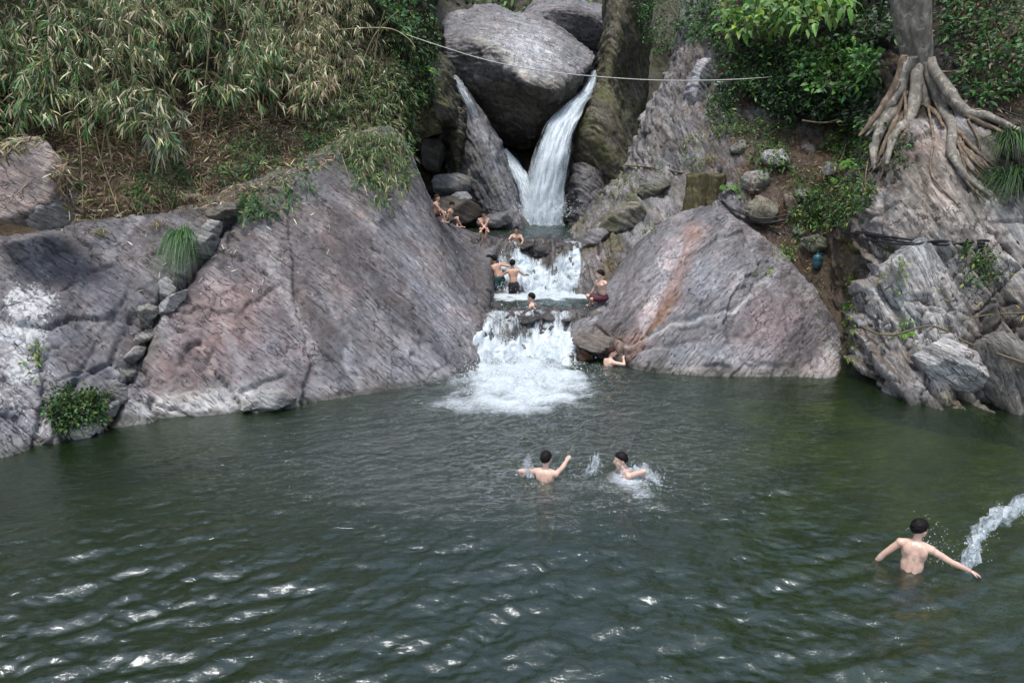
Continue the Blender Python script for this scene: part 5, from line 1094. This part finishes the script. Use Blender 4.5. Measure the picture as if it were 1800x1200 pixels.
for k in range(16):          # the finer web between the main roots
    lft = k % 2 == 0; x0, y0 = (rng.uniform(1588, 1612), rng.uniform(140, 190)) if lft else (rng.uniform(1630, 1680), rng.uniform(165, 215))
    x1, y1 = (rng.uniform(1520, 1590), rng.uniform(270, 330)) if lft else (rng.uniform(1680, 1775), rng.uniform(280, 370))
    roots.append(([(x0, y0), (x0 + (x1 - x0) * .3 + rng.normal() * 8, y0 + (y1 - y0) * .35), (x0 + (x1 - x0) * .65 + rng.normal() * 10, y0 + (y1 - y0) * .7), (x1, y1)], rng.uniform(.025, .06)))
for pp, r0 in roots:
    L_ = [H(x, y, r0 * .75) for x, y in pp]
    if pp[0][1] < 176: L_[0] = P(pp[0][0], pp[0][1] - 14, TY - .22)
    Yl = [l[1] for l in L_]
    for k in range(1, len(L_)):
        if L_[k][1] - L_[k - 1][1] > .5: L_[k] = P(pp[k][0], pp[k][1], L_[k - 1][1])
    tube('root', L_, [r0, r0 * .9, r0 * .7, r0 * .3], M_ROOT if r0 < .14 else M_BARK, tree, 10, m=40, wob=.55)

# ------------------------------------------------------------------ cords, hoses, vine, stump, jug
def cord(name, pp, r, mat, label, cat, out=.05, m=None, group=None):
    L_ = [H(x, y, out) for x, y in pp]
    for k in range(1, len(L_)):
        if L_[k][1] - L_[k - 1][1] > 1.0: L_[k] = P(pp[k][0], pp[k][1], L_[k - 1][1])
    return tube(name, L_, [r, r], mat, None, 6, m=m or 12 * len(pp), label=label, cat=cat, group=group)
tube('rope', [P(x, y, Y) for x, y, Y in ((688, 52, 29.2), (770, 80, 28.8), (860, 107, 28.4), (950, 124, 28.2), (1040, 134, 28), (1150, 141, 27.8), (1260, 141, 27.6), (1352, 136, 28.0), (1400, 131, 29.6))], [.016, .016], M_ROPE, None, 6, m=80, label='pale rope strung across the gorge in front of the waterfall', cat='rope')
for k in range(4):
    o = k * 3.5
    cord('hose', [(1480 + 4 * k, 404 + o * .6), (1545, 412 + o), (1600, 420 + o * 1.3), (1660, 424 - o * .6 + 6), (1720, 424 + o * .8), (1764, 430 + o * .3)], .028, M_HOSE, ['topmost', 'second', 'third', 'lowest'][k] + ' black hose of the bundle crossing the right rocks', 'hose', .07 + .03 * (k % 2))
for k in range(3):
    cord('hose', [(1262 + 6 * k, 348 + 4 * k), (1292, 372 + 5 * k), (1335, 384 + 4 * k), (1392, 376 + 5 * k)], .026, M_HOSE, ['upper', 'middle', 'lower'][k] + ' black hose looped over the top of the domed slab', 'hose', .08)
cord('hose', [(1240, 360), (1300, 384), (1345, 400), (1400, 418), (1420, 424)], .022, M_HOSE, 'thin dark hose running down the domed slab edge', 'hose', .06)
cord('cable', [(1590, 118), (1620, 120), (1650, 142), (1690, 168), (1740, 188), (1805, 202)], .016, M_HOSE, 'black cable slung round the tree trunk', 'cable', .25)
cord('vine', [(1478, 548), (1520, 580), (1570, 590), (1640, 576), (1700, 600), (1760, 622), (1806, 640)], .028, M_TWIG, 'dark woody vine crossing the fractured rocks', 'vine', .06)
cord('vine', [(1690, 562), (1740, 556), (1806, 548)], .02, M_TWIG, 'short dark vine at the right edge', 'vine', .06)
cord('branch', [(1102, 292), (1150, 296), (1195, 302), (1240, 312), (1262, 310)], .04, M_ROOT, 'mossy fallen branch along the gorge ridge', 'branch', .08)
cord('branch', [(1500, 212), (1450, 216), (1410, 212)], .03, M_ROOT, 'bare horizontal branch in the dark hollow', 'branch', .3)
cord('branch', [(520, 66), (600, 52), (680, 50), (715, 66), (730, 84)], .02, M_CANE, 'bare twig arching over the bamboo', 'branch', 1.0)
M_MOSSWOOD = mat_bark('mossy_wood', (.115, .10, .045), (.03, .026, .016), 9)
st = H(1236, 345, .2)
def stump():
    e = empty('tree_stump', st, 'cut mossy stump on top of the domed slab', 'stump'); n_, m_ = 26, 36; s = (st[1]) / FPX
    an = np.linspace(0, 2 * math.pi, m_, endpoint=False); zz = np.linspace(-34 * s, 32 * s, n_); A_, Zz = np.meshgrid(an, zz)
    r = 30 * s * (1 + .22 * np.cos(3 * A_ + .6) + .12 * np.cos(7 * A_) + .08 * fbm(np.stack([np.cos(A_) * 2, np.sin(A_) * 2, Zz * 2], -1), 3)) * (1 + .15 * np.clip(-Zz / (34 * s), 0, 1))
    V = st + np.stack([np.cos(A_) * r, np.sin(A_) * r * .8, Zz + .05 * np.cos(A_ * 4)], -1); i = np.arange(n_ * m_).reshape(n_, m_); j = np.roll(i, -1, 1)
    link_mesh('trunk', raw_mesh('trunk', V.reshape(-1, 3), [np.stack([i[:-1], j[:-1], j[1:], i[1:]], -1).reshape(-1, 4), i[-1][None]]), M_MOSSWOOD, e)
    for a in (1.2, 2.6, 4.2, 5.0):
        tube('root', [st + np.array([math.cos(a) * 26 * s, math.sin(a) * 20 * s - .05, -14 * s]), st + np.array([math.cos(a) * 34 * s, math.sin(a) * 26 * s - .1, -30 * s]), st + np.array([math.cos(a) * 44 * s, math.sin(a) * 34 * s - .1, -44 * s])], [.14, .1, .04], M_MOSSWOOD, e, 7, wob=.2)
stump()
def lathe(name, prof, mat, parent, c, m=20):
    prof = np.array(prof); an = np.linspace(0, 2 * math.pi, m, endpoint=False); V = np.stack([prof[:, 0][:, None] * np.cos(an), prof[:, 0][:, None] * np.sin(an), prof[:, 1][:, None] + 0 * an], -1) + c
    n_ = len(prof); i = np.arange(n_ * m).reshape(n_, m); j = np.roll(i, -1, 1)
    return link_mesh(name, raw_mesh(name, V.reshape(-1, 3), [np.stack([i[:-1], j[:-1], j[1:], i[1:]], -1).reshape(-1, 4), i[-1][None], i[0][None, ::-1]]), mat, parent)
jc = H(1441, 462, .15); M_JUG = mat_plain('blue_plastic', (.02, .07, .09), .35, .1)
jug = empty('water_jug', jc, 'blue-green plastic jug wedged in the cleft', 'jug')
lathe('body', [(.10, -.24), (.135, -.22), (.14, -.05), (.13, .0), (.14, .03), (.135, .14), (.06, .2)], M_JUG, jug, jc); lathe('neck', [(.06, .195), (.05, .22), (.05, .26)], M_JUG, jug, jc); lathe('cap', [(.056, .262), (.058, .30), (.05, .305)], M_HOSE, jug, jc)
tube('handle', [jc + np.array([.05, -.02, .22]), jc + np.array([.15, -.02, .2]), jc + np.array([.17, -.02, .1]), jc + np.array([.13, -.02, .04])], [.014, .014], M_JUG, jug, 6)
# ------------------------------------------------------------------ people
def mat_skin(name, c):
    m, t = new_mat(name); n = N(t); pos = n('ShaderNodeNewGeometry').outputs['Position']
    v = n.noise(pos, 9, 4, .6); cc = n.mixc(n.ramp(v, .35, .65), tuple(x * .86 for x in c), tuple(min(1, x * 1.1) for x in c)); cc = n.mixc(n.ramp(n.noise(pos, 3.5, 2), .5, .7, 0, .35), cc, (c[0], c[1] * .78, c[2] * .74))
    p = n('ShaderNodeBsdfPrincipled', {'Base Color': cc, 'Roughness': .30, 'Subsurface Weight': .08, 'Subsurface Radius': (.02, .008, .004), 'Specular IOR Level': .4}); n.out(p.outputs[0]); return m
SKIN = [mat_skin('skin_light', (.56, .38, .30)), mat_skin('skin_tan', (.46, .29, .21)), mat_skin('skin_dark', (.24, .13, .08))]
M_HAIR = mat_plain('black_hair', (.006, .005, .005), .65, .4, 60, .15); M_HAIR2 = mat_plain('brown_hair', (.03, .013, .009), .65, .4, 60, .15)
CLOTH = dict(black=mat_plain('black_cloth', (.012, .012, .014), .7), maroon=mat_plain('maroon_cloth', (.055, .010, .018), .7), teal=mat_plain('teal_cloth', (.01, .045, .05), .7), navy=mat_plain('navy_cloth', (.012, .015, .04), .7), brown=mat_plain('brown_cloth', (.05, .02, .015), .7), grey=mat_plain('grey_cloth', (.05, .05, .05), .7))
M_EYE = mat_plain('eye', (.01, .008, .007), .2); M_LIP = mat_plain('lips', (.28, .10, .09), .4)
def basis(f, u):
    f = unit(np.asarray(f, float)); u = np.asarray(u, float); r = unit(np.cross(f, u)); u = np.cross(r, f); return np.stack([r, f, u], 0)   # rows: right, forward, up
class Body:
    def __init__(s): s.V = []; s.F = []; s.n = 0
    def add(s, V, F): s.V.append(V); s.F += [tuple(i + s.n for i in f) for f in F]; s.n += len(V)
    def ell(s, c, rad, B=np.eye(3), nu=14, nv=9):
        th = np.linspace(0, 2 * math.pi, nu, endpoint=False); ph = np.linspace(0, math.pi, nv + 2)[1:-1]
        V = [(0, 0, 1)] + [(math.sin(p) * math.cos(t), math.sin(p) * math.sin(t), math.cos(p)) for p in ph for t in th] + [(0, 0, -1)]
        F = [(0, 1 + k, 1 + (k + 1) % nu) for k in range(nu)]
        for q in range(nv - 1): F += [(1 + q * nu + k, 1 + (q + 1) * nu + k, 1 + (q + 1) * nu + (k + 1) % nu, 1 + q * nu + (k + 1) % nu) for k in range(nu)]
        e = len(V) - 1; F += [(e, e - nu + (k + 1) % nu, e - nu + k) for k in range(nu)]
        s.add(np.asarray(c) + (np.array(V) * np.asarray(rad)) @ B, F)
    def cap(s, a, b, r0, r1, flat=1.0):
        a, b = np.asarray(a, float), np.asarray(b, float); t = unit(b - a); B = basis(t, [.21, .17, .96] if abs(t[2]) < .9 else [.2, .97, .1]); L = np.linalg.norm(b - a)
        prof = [(-r0, .02), (-r0 * .75, .66), (-r0 * .3, .95), (0, 1)]; P_ = [(z, q * r0) for z, q in prof] + [(L * k / 3, r0 + (r1 - r0) * k / 3) for k in (1, 2)] + [(L + z * -1 / r0 * r1 if False else L + (-z) / r0 * r1, q * r1) for z, q in prof[::-1]]
        nu = 12; th = np.linspace(0, 2 * math.pi, nu, endpoint=False)
        V = np.array([[math.cos(t_) * r, z, math.sin(t_) * r * flat] for z, r in P_ for t_ in th]) @ B + a; F = []
        for q in range(len(P_) - 1): F += [(q * nu + k, q * nu + (k + 1) % nu, (q + 1) * nu + (k + 1) % nu, (q + 1) * nu + k) for k in range(nu)]
        F += [tuple(range(nu))[::-1], tuple(range((len(P_) - 1) * nu, len(P_) * nu))]; s.add(V, F)
    def mesh(s, name, voxel, smooth=4):
        me = bpy.data.meshes.new(name); me.from_pydata([tuple(v) for v in np.concatenate(s.V)], [], s.F); me.update()
        bm = bmesh.new(); bm.from_mesh(me); bmesh.ops.recalc_face_normals(bm, faces=bm.faces); bm.to_mesh(me); bm.free()
        o = bpy.data.objects.new(name, me); COL.objects.link(o)
        r = o.modifiers.new('r', 'REMESH'); r.mode = 'VOXEL'; r.voxel_size = voxel; r.use_smooth_shade = True
        k = o.modifiers.new('s', 'SMOOTH'); k.factor = .5; k.iterations = smooth
        dg = bpy.context.evaluated_depsgraph_get(); out = bpy.data.meshes.new_from_object(o.evaluated_get(dg)); bpy.data.objects.remove(o); out.name = name; return out
def ik(a, t, l1, l2, pole):
    d = t - a; L = np.linalg.norm(d); L2 = min(L, (l1 + l2) * .995); u = d / (L + 1e-9); t = a + u * L2
    x = (l1 * l1 - l2 * l2 + L2 * L2) / (2 * L2); h = math.sqrt(max(l1 * l1 - x * x, 0)); p = np.asarray(pole, float); p = unit(p - u * np.dot(p, u)); return a + u * x + p * h, t
def person(pel, yaw, torso, hyaw, label, hands=(None, None), feet=(None, None), poles=(None, None), kpoles=(None, None), s=1.0, skin=0, shorts='black', voxel=.013, hpitch=0, hair=None, curl=.6, group=None):
    """pelvis point, facing (degrees from straight ahead, clockwise), torso direction in (right, forward, up), head facing; hands and feet are points to reach"""
    f = np.array([math.sin(R(yaw)), math.cos(R(yaw)), 0]); r = np.array([f[1], -f[0], 0]); up = np.array([0, 0, 1.])
    T = unit(r * torso[0] + f * torso[1] + up * torso[2]); Bt = basis(unit(f - T * np.dot(f, T)), T); rr, ff = Bt[0], Bt[1]
    b = Body(); pel = np.asarray(pel, float); mid = pel + T * .20 * s; chest = pel + T * .36 * s; neck = pel + T * .52 * s
    b.ell(pel + T * .02 * s, np.array([.165, .115, .12]) * s, Bt); b.ell(mid - T * .02 * s, np.array([.146, .100, .20]) * s, Bt); b.ell(chest, np.array([.166, .110, .19]) * s, Bt)
    b.ell(chest + T * .07 * s - ff * .025 * s, np.array([.175, .08, .10]) * s, Bt)
    for q in (-1, 1):
        b.cap(pel + T * .06 * s + rr * q * .038 * s - ff * .070 * s, chest + T * .10 * s + rr * q * .042 * s - ff * .072 * s, .036 * s, .034 * s)
        b.ell(chest + rr * q * .075 * s + ff * .07 * s + T * .04 * s, np.array([.075, .05, .06]) * s, Bt); b.ell(chest + rr * q * .085 * s - ff * .075 * s + T * .05 * s, np.array([.07, .04, .10]) * s, Bt)
        b.cap(neck - T * .02 * s, neck + rr * q * .15 * s - T * .055 * s, .05 * s, .05 * s)
    hf0 = np.array([math.sin(R(hyaw)), math.cos(R(hyaw)), 0]); hu = unit(up * .8 + T * .2); hf = unit(hf0 + up * math.sin(R(hpitch))); Bh = basis(hf, hu); hr, hf, hu = Bh
    S_ = s; hs = s * 1.13; hc = neck + (T * .5 + up * .5) * .172 * s + hf * .025 * s
    b.cap(neck - T * .04 * s, hc - hu * .04 * s - hf * .01 * s, .058 * s, .052 * s)
    b.ell(hc + hu * .03 * hs - hf * .01 * hs, np.array([.076, .096, .090]) * hs, Bh, 18, 12); b.ell(hc - hu * .03 * hs + hf * .022 * hs, np.array([.060, .070, .075]) * hs, Bh, 16, 10)
    b.ell(hc - hu * .085 * hs + hf * .055 * hs, np.array([.032, .026, .024]) * hs, Bh); b.cap(hc + hf * .088 * hs + hu * .02 * hs, hc + hf * .106 * hs - hu * .022 * hs, .010 * hs, .016 * hs)
    b.cap(hc + hf * .078 * hs + hu * .032 * hs - hr * .035 * hs, hc + hf * .078 * hs + hu * .032 * hs + hr * .035 * hs, .014 * hs, .014 * hs)
    for q in (-1, 1): b.ell(hc + hr * q * .078 * hs - hf * .01 * hs - hu * .005 * hs, np.array([.012, .02, .032]) * hs, Bh)
    e = empty('person', pel - np.array([0, 0, .1 * s]), label, 'person', group)
    for k, q in enumerate((-1, 1)):                     # 0 = left, 1 = right
        sh = neck + rr * q * .185 * s - T * .075 * s; tgt = hands[k]
        tgt = sh + ff * .2 * s - up * .45 * s + rr * q * .1 if tgt is None else np.asarray(tgt, float)
        pole = poles[k] if poles[k] is not None else rr * q * .6 - T * .5 - ff * .4
        el, wr = ik(sh, tgt, .285 * s, .255 * s, pole)
        b.ell(sh, np.array([.062, .062, .062]) * s); b.cap(sh, el, .052 * s, .040 * s); b.ell(sh + (el - sh) * .5 + up * .004, np.array([.046, .046, .075]) * s, basis(np.cross(unit(el - sh), [.3, .4, .8]), unit(el - sh)))
        b.cap(el, el + (wr - el) * .35, .040 * s, .042 * s); b.cap(el + (wr - el) * .3, wr, .042 * s, .027 * s)
        hd = unit(wr - el); pn_ = unit(np.cross(hd, rr * q)) if abs(np.dot(hd, rr)) < .9 else unit(np.cross(hd, ff)); sd_ = np.cross(pn_, hd)
        if np.dot(pn_, up) > 0: pn_ = -pn_
        pc_ = wr + hd * .05 * s; b.ell(pc_, np.array([.040, .052, .017]) * s, np.stack([sd_, hd, pn_], 0))
        for g in range(4):
            o_ = wr + hd * .088 * s + sd_ * (g - 1.5) * .021 * s; ln = (.068, .078, .074, .058)[g] * s; m1 = o_ + hd * ln * .5 + pn_ * ln * .12 * curl; m2 = m1 + hd * ln * .5 * (1 - .35 * curl) + pn_ * ln * .45 * curl
            b.cap(o_ - hd * .02 * s, m1, .0095 * s, .009 * s); b.cap(m1, m2, .009 * s, .0078 * s)
        th0 = wr + hd * .03 * s - sd_ * .03 * s * q; b.cap(th0, th0 + (hd * .04 - sd_ * .03 * q + pn_ * .012) * s, .012 * s, .010 * s); b.cap(th0 + (hd * .04 - sd_ * .03 * q + pn_ * .012) * s, th0 + (hd * .068 - sd_ * .034 * q + pn_ * .024) * s, .010 * s, .008 * s)
    sb = Body(); sb.ell(pel + T * .015 * s, np.array([.178, .130, .125]) * s, Bt)
    for k, q in enumerate((-1, 1)):
        hp = pel + rr * q * .092 * s - T * .03 * s; tgt = feet[k]
        tgt = hp - up * .8 * s + f * .03 if tgt is None else np.asarray(tgt, float)
        kp = kpoles[k] if kpoles[k] is not None else f * .9 + up * .5 + r * q * .12
        kn, an_ = ik(hp, tgt, .42 * s, .41 * s, kp)
        b.cap(hp, kn, .088 * s, .056 * s); b.ell(kn, np.array([.054, .054, .058]) * s); cf = kn + (an_ - kn) * .3; b.cap(kn, cf, .052 * s, .056 * s); b.cap(cf, an_, .054 * s, .034 * s)
        fd = unit(f + r * q * .15 + (up * -.9 if feet[k] is None else 0)); b.cap(an_ - fd * .045 * s - up * .025 * s, an_ + fd * .13 * s - up * .04 * s, .036 * s, .028 * s, .8); b.cap(an_ + fd * .12 * s - up * .045 * s, an_ + fd * .18 * s - up * .05 * s, .032 * s, .020 * s, .7)
        sb.cap(hp, hp + (kn - hp) * .72, .108 * s, .094 * s)
    body = link_mesh('body', b.mesh('body', voxel), SKIN[skin], e)
    link_mesh('shorts', sb.mesh('shorts', .018, 3), CLOTH[shorts], e)
    # hair: a cap over the skull that stops at brow, ears and nape
    nu, nv = 40, 26; th = np.linspace(0, 2 * math.pi, nu, endpoint=False); ph = np.linspace(0, math.pi * .88, nv); Tt, Pp = np.meshgrid(th, ph)
    D = np.stack([np.sin(Pp) * np.cos(Tt), np.sin(Pp) * np.sin(Tt), np.cos(Pp)], -1); y = D[..., 1]; z = D[..., 2]
    low = np.where(y > 0, -.18 + .62 * y, -.18 + .75 * y); zz = np.maximum(z, low)
    rr_ = .97 + .09 * sm(z, low, low + .5) + .10 * pn(D * 4 + pel[0]) + .08 * pn(D * 11) + .16 * np.abs(pn(D * 20 + 3))
    G_ = (np.stack([D[..., 0], D[..., 1], zz], -1) * (np.array([.083, .103, .098]) * hs) * rr_[..., None]) @ Bh + hc + hu * .03 * hs - hf * .012 * hs
    i = np.arange(nu * nv).reshape(nv, nu); j = np.roll(i, -1, 1)
    link_mesh('hair', raw_mesh('hair', G_.reshape(-1, 3), np.stack([i[:-1], j[:-1], j[1:], i[1:]], -1).reshape(-1, 4)), hair or M_HAIR, e)
    for q in (-1, 1):
        eb = Body(); eb.ell(hc + hf * .084 * hs + hu * .012 * hs + hr * q * .031 * hs, np.array([.014, .010, .007]) * hs, Bh, 8, 5); link_mesh('eye', raw_mesh('eye', np.concatenate(eb.V), [np.array([x for x in eb.F if len(x) == 3]), np.array([x for x in eb.F if len(x) == 4])]), M_EYE, e)
    mb = Body(); mb.ell(hc + hf * .086 * hs - hu * .050 * hs, np.array([.022, .010, .007]) * hs, Bh, 8, 5); link_mesh('mouth', raw_mesh('mouth', np.concatenate(mb.V), [np.array([x for x in mb.F if len(x) == 3]), np.array([x for x in mb.F if len(x) == 4])]), M_LIP, e)
    return e
A3 = np.array
# bathers of the large pool
w1 = W(1602, 1002); person(w1 + A3([0, .02, -.10]), 28, (.05, .10, 1), 72, 'bare-backed bather with short black hair flinging water at the lower right', (W(1534, 992, -.10), W(1724, 1013, .05)), poles=(A3([-.4, -.2, .8]), A3([.1, -.6, -.3])), skin=0, shorts='brown', voxel=.0085, curl=.35)
w2 = W(958, 848); person(w2 + A3([0, .05, -.29]), 18, (0, .06, 1), 25, 'bather seen from behind stretching the right arm, left of the splashing pair', (W(926, 846, -.1), P(1001, 803, w2[1] + .62)), poles=(A3([-.5, 0, .4]), A3([.3, -.1, -.9])), skin=0, shorts='navy', voxel=.009, curl=.1)
w3 = W(1104, 840); person(w3 + A3([.10, .05, -.32]), -105, (.05, .38, 1), -100, 'bather in profile facing left amid white splashes', (W(1132, 842, .02), W(1060, 836, -.1)), poles=(A3([.6, -.3, .5]), None), skin=0, shorts='black', voxel=.009)
w4 = W(1068, 645); person(w4 + A3([-.02, .1, -.32]), 62, (-.05, .28, 1), 95, 'brown-haired bather in the cove under the rock ledge', (None, P(1096, 630, w4[1] + .15)), skin=0, shorts='black', voxel=.012, hair=M_HAIR2)
# on and around the cascades
sp = H(1060, 528); ft = H(1046, 538); person(sp + A3([0, -.05, .12]), -125, (0, .22, 1), -95, 'pale man in maroon shorts sitting with drawn-up knees on the right bank', (ft + A3([.06, -.10, .26]), ft + A3([-.14, .04, .34])), (ft + A3([.10, -.02, .07]), ft + A3([-.12, .05, .08])), skin=0, shorts='maroon', voxel=.012)
w6 = W(938, 537, 1.0); person(w6 + A3([0, 0, -.44]), -70, (0, .1, 1), -75, 'swimmer with only head and shoulders above the middle pool', skin=0, shorts='black', voxel=.013)
w7 = P(903, 500, 24.6); person(w7, 12, (-.10, .12, 1), 0, 'bather in black shorts standing with back turned at the foot of the wide cascade', (w7 + A3([-.35, .45, .3]), w7 + A3([.38, .40, .25])), skin=1, shorts='black', voxel=.013)
w8 = P(878, 490, 24.9); person(w8, -8, (-.28, .25, 1), -20, 'bather in teal shorts leaning both arms on the dark hollow rock', (P(845, 468, 25.2), P(888, 463, 25.2)), skin=1, shorts='teal', voxel=.013)
w9 = P(856, 486, 25.3); person(w9, 60, (-.1, .2, 1), 80, 'deeply tanned bather half hidden behind the man in teal shorts', skin=2, shorts='black', voxel=.014, s=.9)
sp = P(851, 409, 27.35); ft = P(851, 424, 26.95); person(sp + A3([0, -.10, .11]), 180, (0, .38, 1), 180, 'youth hugging knees and facing the camera above the wide cascade', (ft + A3([-.12, -.12, .36]), ft + A3([.16, -.12, .36])), (ft + A3([.06, -.02, .08]), ft + A3([-.06, -.02, .08])), skin=1, shorts='brown', voxel=.013, s=.92, hpitch=-25)
w11 = W(907, 424, 2.52); person(w11 + A3([0, .1, -.22]), 172, (0, .12, 1), 180, 'bather chest-deep in the upper pool facing the camera', (w11 + A3([.22, -.35, .0]), w11 + A3([-.22, -.35, .0])), skin=1, shorts='black', voxel=.013, s=.92, hpitch=-10)
sp = H(767, 381); ft = P(778, 392, sp[1] - .28); person(sp + A3([0, -.12, .09]), 105, (0, .1, 1), 110, 'smaller boy sitting uppermost on the left rim of the channel', (ft + A3([-.05, -.05, .25]), ft + A3([.1, -.02, .3])), (ft + A3([.0, 0, .06]), ft + A3([.08, 0, .05])), skin=1, shorts='brown', voxel=.012, s=.74, hair=M_HAIR2)
sp = H(789, 393); ft = P(809, 400, sp[1] - .22); person(sp + A3([0, -.12, .10]), 100, (0, .25, 1), 120, 'bigger boy with raised knees sitting below the smaller boy', (sp + A3([.02, -.35, .02]), ft + A3([-.3, .1, .35])), (ft + A3([-.1, -.06, .06]), ft + A3([.04, .02, .05])), skin=1, shorts='grey', voxel=.012, s=.84, hpitch=-25)

# ------------------------------------------------------------------ thrown water
def splash(name, path, widths, dens, nd, label, layers=2, rdrop=.005, jit=.12):
    C = A3([P(*p) for p in path]); n = 70; m = 22; Wt = cr_weights(len(C), n); L = Wt @ C; wd = (Wt @ A3(widths, float)[:, None])[:, 0] * L[:, 1] / FPX
    t = np.linspace(0, 1, n); s_ = np.linspace(-1, 1, m); tg = unit(np.gradient(L, axis=0)); sd_ = unit(np.cross(tg, A3([0, 1, .3]))); V = []; F = []; fo = []; uv = []
    for q in range(layers):
        S, T_ = np.meshgrid(s_, t); nz = fbm(np.stack([S * 2, T_ * 7, 0 * T_ + q * 7], -1), 4)
        G_ = L[:, None] + sd_[:, None] * (S * wd[:, None])[..., None] + A3([0, 1., 0]) * (.16 * nz + .07 * q)[..., None] + A3([0, 0, .13]) * (nz * (.3 + T_))[..., None]
        off = sum(len(v) for v in V); V.append(G_.reshape(-1, 3)); F.append(grid_faces(n, m, off)); fo.append((dens * (1 - .75 * np.abs(S) ** 2) * (1 - .35 * T_)).ravel()); uv.append(np.stack([S * 4.5, T_ * 4.5, 0 * T_ + q * 3], -1).reshape(-1, 3))
    e = empty('splash', C[0], label, 'splash')
    tag(link_mesh('water_sheet', raw_mesh('water_sheet', np.concatenate(V), F, True, dict(foam=np.clip(np.concatenate(fo), 0, 1), suv=np.concatenate(uv))), M_SPLASH, e), kind='stuff')
    k = rng.integers(0, n, nd); pts = L[k] + sd_[k] * (rng.normal(size=(nd, 1)) * .8 * wd[k][:, None]) + rng.normal(size=(nd, 3)) * jit * (.3 + t[k][:, None])
    drops('droplets', pts, rdrop * np.exp(rng.normal(size=nd) * .4), None, e); return e
Y1 = w1[1]
splash('splash', [(1700, 1008, Y1 - .1), (1712, 975, Y1 + .1), (1722, 945, Y1 + .25), (1752, 915, Y1 + .4), (1800, 890, Y1 + .5), (1870, 872, Y1 + .6)], [34, 28, 22, 22, 24, 30], .85, 380, 'curved sheet of water thrown from the hand at the right edge', 2, .0045, .07)
splash('splash', [(1670, 1000, Y1 + .1), (1655, 975, Y1 + .2), (1640, 955, Y1 + .3), (1622, 920, Y1 + .3)], [24, 22, 16, 8], .25, 200, 'fine droplets flying beside the flinging bather', 1, .004, .10)
splash('splash', [(1000, 858, w3[1] + .1), (1025, 846, w3[1] + .1), (1042, 825, w3[1] + .1), (1052, 806, w3[1] + .1)], [10, 13, 13, 16], .7, 170, 'thin arc of water between the two splashing bathers', 2, .0045, .04)
splash('splash', [(1092, 840, w3[1] - .1), (1125, 836, w3[1] - .1), (1150, 850, w3[1] - .25), (1160, 880, w3[1] - .6)], [16, 22, 22, 12], .9, 380, 'white splash behind the bather in profile', 3, .005, .07)
splash('splash', [(932, 838, w2[1] + .1), (926, 822, w2[1] + .1), (930, 806, w2[1] + .1)], [14, 14, 8], .6, 110, 'small plume of water left of the bather seen from behind', 2, .0045, .04)
